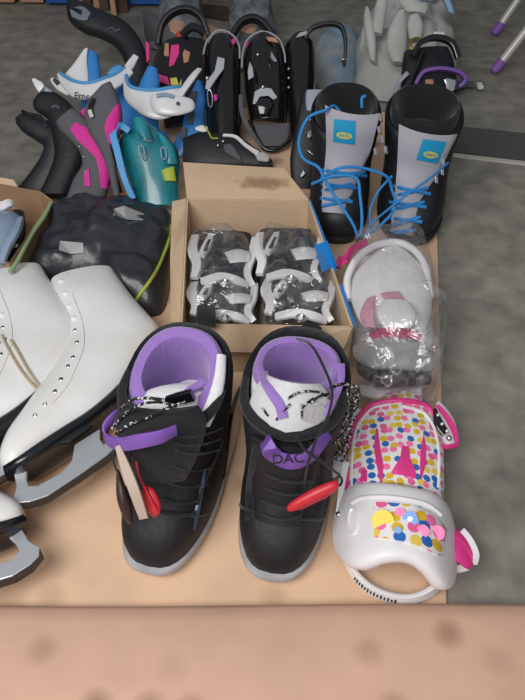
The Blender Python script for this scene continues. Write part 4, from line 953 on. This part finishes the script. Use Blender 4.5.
R, so, bv = bluewhite('blue and white binding with white buckle, right one of the blue pair', t, dict(base=(170, 155),
    post=[(149, 71, 159, 73, .004), (143, 84, 161, 85, .006), (138, 98, 160, 98, .006), (136, 125, 160, 125, .006), (140, 152, 162, 152, .006)], body=[[(196, 80, 203, 82, .006), (188, 98, 206, 96, .01), (184, 114, 205, 112, .012), (180, 130, 204, 130, .012), (172, 144, 198, 147, .012), (166, 156, 190, 158, .01)], [(150, 130, 166, 132, .008), (152, 145, 172, 148, .008), (160, 156, 176, 158, .008)]],
    swoop=[(131, 84, 130, 92, .05), (134, 94, 132, 110, .065), (140, 101, 141, 122, .08), (152, 104, 152, 130, .085), (164, 104, 166, 133, .085), (176, 101, 180, 128, .08), (184, 98, 190, 118, .065)]))
b = MB().pad([(t(157, 112, .09), t(158, 124, .09), .004), (t(163, 110, .10), t(166, 130, .10), .006), (t(180, 112, .10), t(182, 131, .10), .006), (t(194, 113, .09), t(195, 126, .09), .005), (t(198, 117, .085), t(198, 122, .085), .003)], e=.7); bo = b.build('buckle', M['white'], R)
MB().strap([t(164, 114, .11), t(172, 113, .112), t(180, 115, .11)], .008, (0, 1, 1), .003).build('buckle_lever', M['greyp'], bo)
MB().ball(t(184, 121, .11), .004).build('rivet', M['greyd'], bo)
MB().strap([t(184, 112, .09), t(190, 100, .08), t(197, 88, .07), t(202, 80, .06)], [.014, .016, .016, .012], (1, .3, .3), .005).build('ladder_strap', M['white'], R)
for (u, v) in ((193, 120), (186, 136), (196, 100)):
    MB().pad([(t(u - 4, v - 6, .018), t(u + 2, v - 6, .018), .002), (t(u - 5, v + 6, .018), t(u, v + 7, .018), .002)]).build('slot', M['greyd'], R)

# black bindings in the middle
t = T(135, 1.0)
R = root('snowboard_binding', 'black binding with bright pink and tan patches under an arched hoop', 'snowboard binding', t(185, 125), 'black bindings at the back')
MB().pad(two(t, [(164, 42, 208, 42, .01), (156, 52, 212, 54, .016), (152, 68, 214, 70, .018), (154, 84, 208, 86, .018), (160, 105, 202, 106, .014), (165, 128, 198, 128, .01)]), bulge=.02, e=.7).build('highback', M['blackf'], R)
MB().strap([t(160, 50, .03), t(165, 32, .04), t(176, 22, .045), t(190, 19, .045), t(203, 26, .04), t(210, 42, .03)], .022, (0, .6, -.8), .01).build('heel_hoop', M['blackm'], R)
MB().strap([t(184, 44, .04), (t(194, 36, .045)), t(206, 40, .04)], .018, (0, 1, .6), .01).build('toe_strap', M['blackm'], R)
for L_, m_ in ((((173, 52), (181, 51), (181, 60), (176, 71), (171, 73), (172, 62)), 'pink'), (((167, 50), (171, 50), (171, 63), (166, 62)), 'tan'), (((186, 56), (192, 59), (190, 68), (183, 71), (184, 62)), 'tan'), (((148, 48), (152, 50), (152, 66), (149, 69)), 'pink'),
               (((160, 80), (170, 83), (172, 91), (162, 88)), 'pink'), (((172, 84), (184, 83), (183, 91), (173, 91)), 'yellow')):
    MB().plate([t(u, v, .034) for u, v in L_], .006).build('printed_patch', M[m_], R, bevel=.001)
MB().ball(t(181, 36, .0), (.014, .01, .012)).build('red_pad', M['orange'], R)
t = T(158, 1.0)
def blackhb(label, t, base, body, rim, extra):
    R = root('snowboard_binding', label, 'snowboard binding', t(*base), 'black bindings at the back')
    b = MB().pad(two(t, body), bulge=.022, e=.7); b.build('highback', M['blackg'], R)
    if rim: MB().tube([t(u, v, .018) for u, v in rim], .0022, n=6).build('rim', M['steel'], R)
    for nm, L_, m_, of in extra: MB().plate([t(u, v, of) for u, v in L_], .004).build(nm, M[m_], R, bevel=.0008)
    return R
R = blackhb('glossy black highback with jagged silver patch, just right of the blue and white bindings', t, (222, 150),
    [(212, 38, 232, 38, .006), (204, 52, 240, 50, .01), (202, 70, 241, 70, .012), (204, 92, 241, 92, .012), (206, 112, 242, 112, .012), (208, 150, 242, 150, .01)],
    [(204, 58), (207, 46), (214, 37), (222, 34), (232, 38), (239, 48), (240, 62)],
    [('silver_panel', ((219, 66), (226, 68), (225, 78), (216, 90), (211, 98), (207, 97), (208, 90), (216, 80)), 'steel', .048), ('print', ((232, 46), (235, 44), (236, 49), (233, 51)), 'pinkf', .03)])
MB().tube([t(209, 100, .045), t(212, 98, .045), t(214, 106, .045), t(213, 114, .045), t(210, 112, .045)], .0018, n=6, closed=True).build('strap_loop', M['chrome'], R)
MB().ball(t(209, 87, .05), .005).build('rivet', M['chrome'], R)
MB().pad([(t(214, 102, .04), t(218, 101, .04), .002), (t(216, 108, .04), t(219, 106, .04), .002)]).build('print', M['pinkf'], R)
t = T(156, 1.0)
R = blackhb('glossy black highback binding with silver chevron and rounded rim above a grey footbed', t, (268, 150),
    [(256, 37, 272, 37, .006), (247, 46, 281, 46, .01), (243, 62, 285, 62, .012), (244, 80, 287, 80, .014), (246, 100, 288, 102, .014), (250, 122, 287, 124, .012)],
    [(242, 71), (243, 56), (248, 43), (258, 36), (268, 36), (279, 43), (284, 56), (285, 66)],
    [('silver_panel', ((250, 70), (253, 76), (254, 85), (249, 88), (248, 80)), 'steel', .045), ('silver_panel', ((271, 60), (277, 70), (274, 70), (270, 66)), 'chrome', .045),
     ('silver_panel', ((253, 112), (255, 100), (262, 96), (271, 97), (277, 106), (273, 108), (268, 104), (260, 105), (256, 112)), 'steel', .05), ('tan_panel_or_reflection', ((266, 44), (276, 45), (278, 50), (268, 48)), 'tan', .035)])  # the tan piece is a reflection on the gloss black, put in as colour
MB().pad(two(t, [(256, 106, 270, 106, .004), (254, 113, 274, 113, .008), (258, 121, 270, 121, .004)], off=.045)).build('ankle_disc', M['blackg'], R)
MB().ball(t(258, 64, .048), .004).build('rivet', M['chrome'], R)
MB().ball(t(263, 96, .052), .005).build('rivet', M['chrome'], R)
MB().pad([(t(254, 128, .01), t(290, 125, .01), .006), (t(258, 138, .012), t(289, 136, .012), .006), (t(264, 148, .01), t(286, 147, .01), .005)], e=.6).build('footbed', M['greyd'], R)
MB().tube([t(250, 122, .012), t(256, 138, .014), t(264, 150, .014), t(276, 152, .014), (t(290, 142, .014))], .005, n=8).build('base_rim', M['blackg'], R)
MB().strap([t(241, 100, .03), t(242, 116, .03), t(249, 132, .025), t(262, 150, .02)], [.008, .010, .010, .006], (1, 0, 0), .005).build('side_strap', M['greyd'], R)
t = T(150, 1.0)
R = blackhb('black highback with pale patch at its top, right of the silver chevron one', t, (300, 145),
    [(291, 38, 306, 35, .006), (284, 47, 314, 44, .01), (283, 62, 316, 58, .014), (284, 82, 316, 80, .014), (286, 102, 314, 100, .014), (290, 140, 312, 138, .01)], None,
    [('pale_patch', ((295, 44), (299, 39), (308, 37), (305, 41)), 'grey', .03)])
for k in range(3): MB().ball(t(288, 76 + k * 9, .04), .003).build('rivet', M['steel'], R)
MB().strap([t(305, 42, .02), t(312, 34, .03), t(328, 31, .035), t(340, 35, .035), t(344, 50, .03), t(343, 70, .02)], .016, (0, .7, -.7), .007).build('heel_hoop', M['blackm'], R)
MB().box(t(342, 68, .04), (.012, .006, .010)).build('buckle', M['chrome'], R, bevel=.001)
t = T(75, 1.0)
R = root('snowboard_binding', 'black arched binding hoop standing in front of the right grey trouser leg', 'snowboard binding', t(250, 72), 'black bindings at the back')
MB().strap([t(229, 62), t(231, 40), t(240, 25, .005), t(252, 20, .008), t(264, 25, .005), t(274, 40), t(275, 62)], .03, (0, .6, -.8), .012).build('heel_hoop', M['blackm'], R)
MB().pad(two(t, [(234, 42, 270, 42, .006), (234, 54, 272, 54, .008), (234, 70, 272, 70, .008)])).build('highback', M['rub'], R)
MB().plate([t(244, 44, .012), t(248, 43, .012), t(250, 49, .012), t(246, 51, .012)], .003).build('print', M['pinkf'], R)
# flat black and white binding in front
t = T(172, .8)
R = root('snowboard_binding', 'low black binding with white strap and yellow cord, just behind the open box flap', 'snowboard binding', t(225, 168))
MB().pad(two(t, [(184, 140, 184, 170, .01), (203, 134, 203, 171, .016), (222, 136, 222, 171, .016), (240, 140, 242, 170, .014), (258, 152, 260, 170, .012), (272, 162, 273, 168, .006)], off=.01), e=.7).build('base_plate', M['blackm'], R)
MB().strap([t(224, 142, .035), t(236, 144, .038), t(246, 152, .036), t(258, 159, .03)], [.006, .007, .008, .012], (0, 1, .6), .004).build('toe_strap', M['rubw'], R)
MB().pad(two(t, [(255, 160, 258, 166, .003), (262, 157, 266, 167, .004), (268, 160, 269, 166, .003)], off=.03)).build('strap_pad', M['grey'], R)
MB().pad(two(t, [(197, 134, 197, 137, .003), (203, 132, 204, 139, .004), (209, 134, 209, 138, .003)], off=.035)).build('ankle_strap', M['rubw'], R)
MB().tube([t(206, 134, .04), t(210, 140, .04), t(213, 145, .038), t(219, 145, .036)], .0018, n=6).build('yellow_cord', M['greeny'], R)
MB().pad(two(t, [(224, 150, 226, 158, .003), (232, 150, 236, 164, .004), (240, 160, 242, 168, .003)], off=.03)).build('side_panel', M['greyd'], R)
for (u, v) in ((219, 152), (224, 148)): MB().ball(t(u, v, .036), .0035).build('rivet', M['chrome'], R)
# silver and black binding squeezed left of the laced boots
t = T(190, 1.1)
R = root('snowboard_binding', 'black binding with silver top and chrome buckles, squeezed left of the blue-laced boots', 'snowboard binding', t(312, 185))
MB().pad(two(t, [(302, 92, 328, 92, .01), (298, 110, 326, 112, .014), (294, 135, 324, 138, .014), (290, 160, 318, 164, .012), (292, 188, 312, 190, .01)]), e=.7).build('highback', M['blackm'], R)
MB().pad(two(t, [(306, 93, 325, 93, .004), (305, 102, 323, 103, .006), (306, 113, 319, 116, .004)], off=.018)).build('silver_top', mat('silver_grey_fabric', 'a2a8b6', .5), R)
for L_ in (((311, 112), (316, 114), (314, 121), (309, 124)), ((306, 136), (313, 131), (317, 134), (308, 142)), ((305, 152), (312, 156), (316, 152), (313, 159)), ((299, 178), (303, 172), (305, 176), (301, 180))):
    MB().plate([t(u, v, .022) for u, v in L_], .005).build('buckle', M['chrome'], R, bevel=.001)
# binding with the purple strap
t = T(118, 1.0)
R = root('snowboard_binding', 'black snowboard binding with a bright purple strap, behind the right laced boot', 'snowboard binding', t(428, 110))
MB().pad(two(t, [(404, 52, 448, 48, .01), (402, 64, 453, 60, .016), (401, 80, 456, 78, .018), (400, 96, 456, 96, .016), (402, 116, 452, 116, .014)]), bulge=.01, e=.6).build('highback', M['blackm'], R)
MB().strap([t(408, 64, .045), t(416, 52, .05), t(430, 47, .05), t(446, 52, .05), t(453, 66, .045)], .02, (0, .8, -.6), .012).build('heel_hoop', M['blackg'], R)
MB().strap([t(411, 92, .05), t(417, 82, .055), t(428, 79, .058), t(440, 79, .058), t(453, 82, .055), t(459, 88, .05), t(454, 94, .045)], [.012, .016, .018, .018, .018, .018, .010], (0, .8, -.6), .008).build('ankle_strap', M['purpleb'], R)
MB().box(t(434, 43, .045), (.026, .012, .012)).build('buckle', M['white'], R, bevel=.002)
MB().tube([t(407, 51, .04), t(410, 46, .04), t(416, 46, .04), t(415, 54, .04), t(408, 56, .04)], .003, n=6, closed=True).build('strap_loop', M['gold'], R)
MB().pad(two(t, [(438, 88, 444, 86, .003), (440, 94, 451, 88, .004), (440, 102, 450, 97, .003)], off=.05)).build('buckle', M['chrome'], R)
MB().pad(two(t, [(421, 87, 429, 87, .003), (421, 96, 429, 96, .003)], off=.045)).build('tan_panel_or_reflection', M['tan'], R)
MB().strap([t(404, 80, .045), t(396, 88, .04), t(392, 98, .04), t(397, 104, .035)], .010, (1, 0, 0), .004).build('side_strap', M['chrome'], R)
MB().tube([t(418, 60, .05), t(412, 76, .05), t(404, 96, .045)], .006, n=8).build('highback_rib', M['blackg'], R)
# strap end sticking out to the right
R = root('strap', 'dark strap with white tip on the floor, right of the purple-strapped binding', 'strap', G(468, 86))
MB().strap([G(450, 88, .02), G(462, 84, .012), G(474, 85, .008)], .03, (0, 1, 0), .006).build('strap_body', M['greyd'], R)
MB().box(G(480, 86, .010), (.014, .026, .010)).build('strap_tip', M['whitef'], R, bevel=.002)
# rumpled pale bundle
R = root('jacket', 'rumpled pale grey bundle with blue prints heaped on the floor behind the bindings', 'clothing', G(400, 66))
out = [(366, 92), (352, 70), (356, 44), (372, 26), (396, 14), (420, 14), (444, 30), (454, 58), (452, 84), (420, 96)]
b = MB().dome([G(u, v + 8, .0) for u, v in out], .13, rings=26, wr=.055, ws=13, flat=2.6, base=.006, seed=21); b.build('body', M['greyw'], R)
t = T(100, 1.0)
for L_ in ([(362, 18, 366, 22, .006), (360, 30, 370, 34, .012), (362, 50, 372, 52, .014), (366, 70, 372, 74, .008)], [(376, 4, 384, 6, .008), (370, 22, 382, 26, .014), (368, 44, 378, 46, .01)],
           [(392, 24, 400, 22, .01), (384, 40, 402, 38, .016), (382, 58, 402, 58, .016), (388, 72, 400, 74, .01)], [(404, 28, 414, 26, .01), (402, 38, 418, 38, .014), (404, 50, 416, 50, .01)], [(396, 2, 420, 4, .012), (394, 14, 424, 18, .016), (402, 24, 420, 26, .01)]):
    MB().pad(two(t, L_, off=.06)).build('fold', M['greyw'], R)
for L_ in ([(407, 3, 420, 2, .004), (406, 10, 428, 8, .006), (412, 17, 428, 16, .004)], [(428, 2, 434, 6, .004), (434, 14, 442, 18, .006), (440, 28, 446, 30, .004)]):
    MB().pad(two(t, L_, off=.082)).build('printed_panel', M['paleb'], R)
R = root('jacket', 'pale blue crumpled cloth lying left of the rumpled grey bundle, seen through the black hoop', 'clothing', G(330, 72))
MB().dome([G(u, v, 0) for u, v in ((312, 66), (318, 50), (336, 42), (354, 44), (360, 62), (356, 86), (336, 96), (316, 88))], .07, rings=12, wr=.02, ws=14, base=.006, seed=31).build('body', mat('pale_blue_cloth', '7f97ad', .8, mottle=.3, ms=12, h2='a9adab'), R)

# ================================================================== PEOPLE AND THINGS FAR BACK
def skin(name, pts, edges, rad, m, parent, sub=2):
    me = bpy.data.meshes.new(name); off = ROOTM[parent.name].inverted()
    me.from_pydata([tuple(off @ V(p)) for p in pts], edges, []); me.materials.append(m)
    o = bpy.data.objects.new(name, me); COL.objects.link(o); o.parent = parent
    s = o.modifiers.new('skin', 'SKIN'); s.use_smooth_shade = True
    for v, r in zip(me.skin_vertices[0].data, rad): v.radius = (r, r)
    me.skin_vertices[0].data[0].use_root = True
    q = o.modifiers.new('sub', 'SUBSURF'); q.levels = sub; q.render_levels = sub
    return o
px0 = -.13; py = 2.06
R = thing('person', 'person standing in grey marbled jeans, only lower legs in view', 'person', (px0, py, 0))
lx, rx = -.235, -.035
skin('body', [(px0, py + .05, .86), (px0 - .09, py + .05, .80), (lx + .01, py + .03, .45), (lx, py + .04, .09), (lx - .02, py - .08, .035), (px0 + .09, py + .05, .80), (rx - .01, py + .03, .45), (rx, py + .04, .09), (rx, py - .09, .035), (px0, py + .06, 1.05)],
     [(0, 1), (1, 2), (2, 3), (3, 4), (0, 5), (5, 6), (6, 7), (7, 8), (0, 9)], [.11, .085, .052, .036, .03, .085, .052, .036, .03, .12], M['skin'], R)
def leg(x, y, dx):
    n = 20; rings = []
    for (z, cx, cy, rx_, ry_) in ((.012, x + dx * .9, y - .005, .078, .082), (.03, x + dx * .6, y, .076, .08), (.06, x + dx * .3, y + .01, .066, .072), (.12, x, y + .02, .06, .066), (.25, x, y + .02, .064, .07), (.45, x, y + .01, .072, .078), (.7, x + (px0 - x) * .15, y + .02, .09, .095), (.86, x + (px0 - x) * .3, y + .02, .10, .12)):
        rings.append([V((cx + (rx_ + .004 * math.sin(5 * q + z * 40)) * math.cos(q), cy + (ry_ + .004 * math.sin(4 * q + z * 30)) * math.sin(q), z)) for q in [2 * math.pi * j / n for j in range(n)]])
    return rings
for x, dx, y in ((lx, -.03, py + .02), (rx, 0.0, py + .03)): MB().loft(leg(x, y, dx)).build('trouser_leg', M['jeans'], R)
for x, y, a in ((lx - .045, py - .05, -.5), (rx + .005, py - .06, .05)):
    Lf = lambda X, Y, Z, x=x, y=y, a=a: V((x + X * math.cos(a) + Y * math.sin(a) * 1, y - X * math.sin(a) * -1 + Y * math.cos(a), Z))
    MB().loft([ringf(Lf, .002, -.09, .14, .042, .034), ringf(Lf, .02, -.095, .145, .045, .036), ringf(Lf, .045, -.08, .14, .042, .034), ringf(Lf, .065, -.03, .135, .036, .034), ringf(Lf, .08, .02, .13, .03, .032)]).build('shoe', M['shoe'], R)
# cardboard piece between the legs
tag(MB().plate([G(196, 64, .004), G(238, 60, .004), G(236, 36, .004), G(202, 22, .004)], .004).build('cardboard_scrap', M['card'], smooth=False), 'small tan cardboard piece on the floor between the grey trouser legs', 'cardboard')
tag(MB().plate([G(204, 16, .004), G(236, 22, .004), G(234, 8, .004), G(202, 4, .004)], .004).build('cardboard_scrap', M['woodd'], smooth=False), 'dark brown flat piece on the floor at the top edge between the trouser legs', 'cardboard')
# pallet-like things at the top edge
def crate(nm, label, u0, u1, v, m, h=.3, d=.3, cate='crate', slats=3):
    a, b = G(u0, v), G(u1, v)
    R = thing(nm, label, cate, ((a.x + b.x) / 2, a.y + d / 2, 0)); w = b.x - a.x; cx = (a.x + b.x) / 2; sh = h / slats
    for k in range(slats):
        for yy in (a.y + .01, a.y + d - .01): MB().box((cx, yy, sh * (k + .5)), (w, .018, sh * .86)).build('slat', m, R, smooth=False, bevel=.002)
        for xx in (a.x + .009, b.x - .009): MB().box((xx, a.y + d / 2, sh * (k + .5)), (.018, d - .04, sh * .86)).build('slat', m, R, smooth=False, bevel=.002)
    MB().box((cx, a.y + d / 2, .012), (w - .04, d - .04, .012)).build('base_board', m, R, smooth=False)
    return R
crate('wooden_crate', 'pale wooden crate at the top left corner of the picture', -40, 15, 5, M['wood'])
crate('plastic_crate', 'blue crate at the top edge, right of the brown wooden crate', 47, 68, 7, M['bluep'], slats=2)
crate('wooden_crate', 'brown wooden crate at the top edge, left of the blue crate', 21, 44, 5, M['wood'], d=.25)
crate('plastic_crate', 'blue crate at the top edge, behind the long black highback', 128, 164, 8, M['bluep'], slats=2)
R = thing('pallet', 'dark wooden pallet with pale slats at the top edge behind the long black highback', 'pallet', tuple(G(103, 16)))
for u, v, m_, w in ((80, 6, 'wood', .016), (87, 8, 'woodd', .03), (97, 9, 'wood', .022), (104, 12, 'woodd', .03), (114, 19, 'wood', .016), (122, 14, 'woodd', .04)):
    p = G(u, v); MB().box((p.x, p.y + .02, .3), (w, .02, .6)).build('upright_slat', M[m_], R, smooth=False, bevel=.002)
MB().box((G(103, 10).x, G(103, 10).y + .06, .35), (.18, .02, .08)).build('cross_board', M['woodd'], R, smooth=False)
# folding chair at the right
R = thing('folding_chair', 'metal legs with purple rubber feet of a folding chair at the top right corner', 'chair', tuple(G(560, 40)))
f1, f2 = G(492, 74), G(493, 36)
def legm(f, g):
    d = (g - f).normalized(); MB().tube([f + d * .03, f.lerp(g, .5), g], .0115).build('leg', M['alu'], R)
    MB().tube([f + V((0, 0, .006)), f + d * .02, f + d * .042], [.011, .014, .0135]).build('rubber_foot', M['legp'], R)
    MB().ball(f.lerp(g, .28) + V((0, -.007, .004)), .0045).build('rivet', M['blackg'], R)
g1 = f1 + V((.30, .10, .45)); g2 = f2 + V((.26, .10, .45))
legm(f1, g1); legm(f2, g2)
f3, f4 = V((f1.x + .62, f1.y + .1, .0)), V((f2.x + .58, f2.y + .1, .0))
legm(f3, f3 + V((-.30, .02, .45))); legm(f4, f4 + V((-.26, .02, .45)))
MB().tube([f1.lerp(g1, .36), f1.lerp(g1, .36).lerp(f2.lerp(g2, .3), .5) + V((0, 0, -.01)), f2.lerp(g2, .3)], .003).build('cross_wire', M['alu'], R)
MB().pad([(V((f1.x + .22, f1.y + .02, .46)), V((f1.x + .22, f2.y + .12, .46)), .012), (V((f1.x + .5, f1.y + .04, .46)), V((f1.x + .5, f2.y + .12, .46)), .012)], e=.4).build('seat', M['rub'], R)

# ================================================================== LIGHT AND CAMERA
def area(nm, loc, tgt, size, e, col=(1, 1, 1)):
    l = bpy.data.lights.new(nm, 'AREA'); l.shape = 'RECTANGLE'; l.size = size[0]; l.size_y = size[1]; l.energy = e; l.color = col
    o = bpy.data.objects.new(nm, l); COL.objects.link(o); o.location = loc
    o.rotation_euler = (V(tgt) - V(loc)).to_track_quat('-Z', 'Y').to_euler(); return o
area('doorway_daylight', (-.6, -.4, 1.5), (0, .7, 0), (1.3, 1.0), 31, (1, .985, .97))
w = bpy.data.worlds.new('world'); sc.world = w; w.use_nodes = True
w.node_tree.nodes['Background'].inputs[0].default_value = (.93, .95, 1, 1); w.node_tree.nodes['Background'].inputs[1].default_value = .25
cam = bpy.data.cameras.new('camera'); co = bpy.data.objects.new('camera', cam); COL.objects.link(co)
co.location = CP; co.rotation_euler = (math.radians(45), 0, 0); cam.sensor_fit = 'VERTICAL'; cam.sensor_height = 24; cam.lens = F / 700 * 24; cam.clip_start = .02
sc.camera = co
sc.view_settings.view_transform = 'Standard'; sc.view_settings.look = 'None'; sc.view_settings.gamma = 1; sc.view_settings.exposure = 0
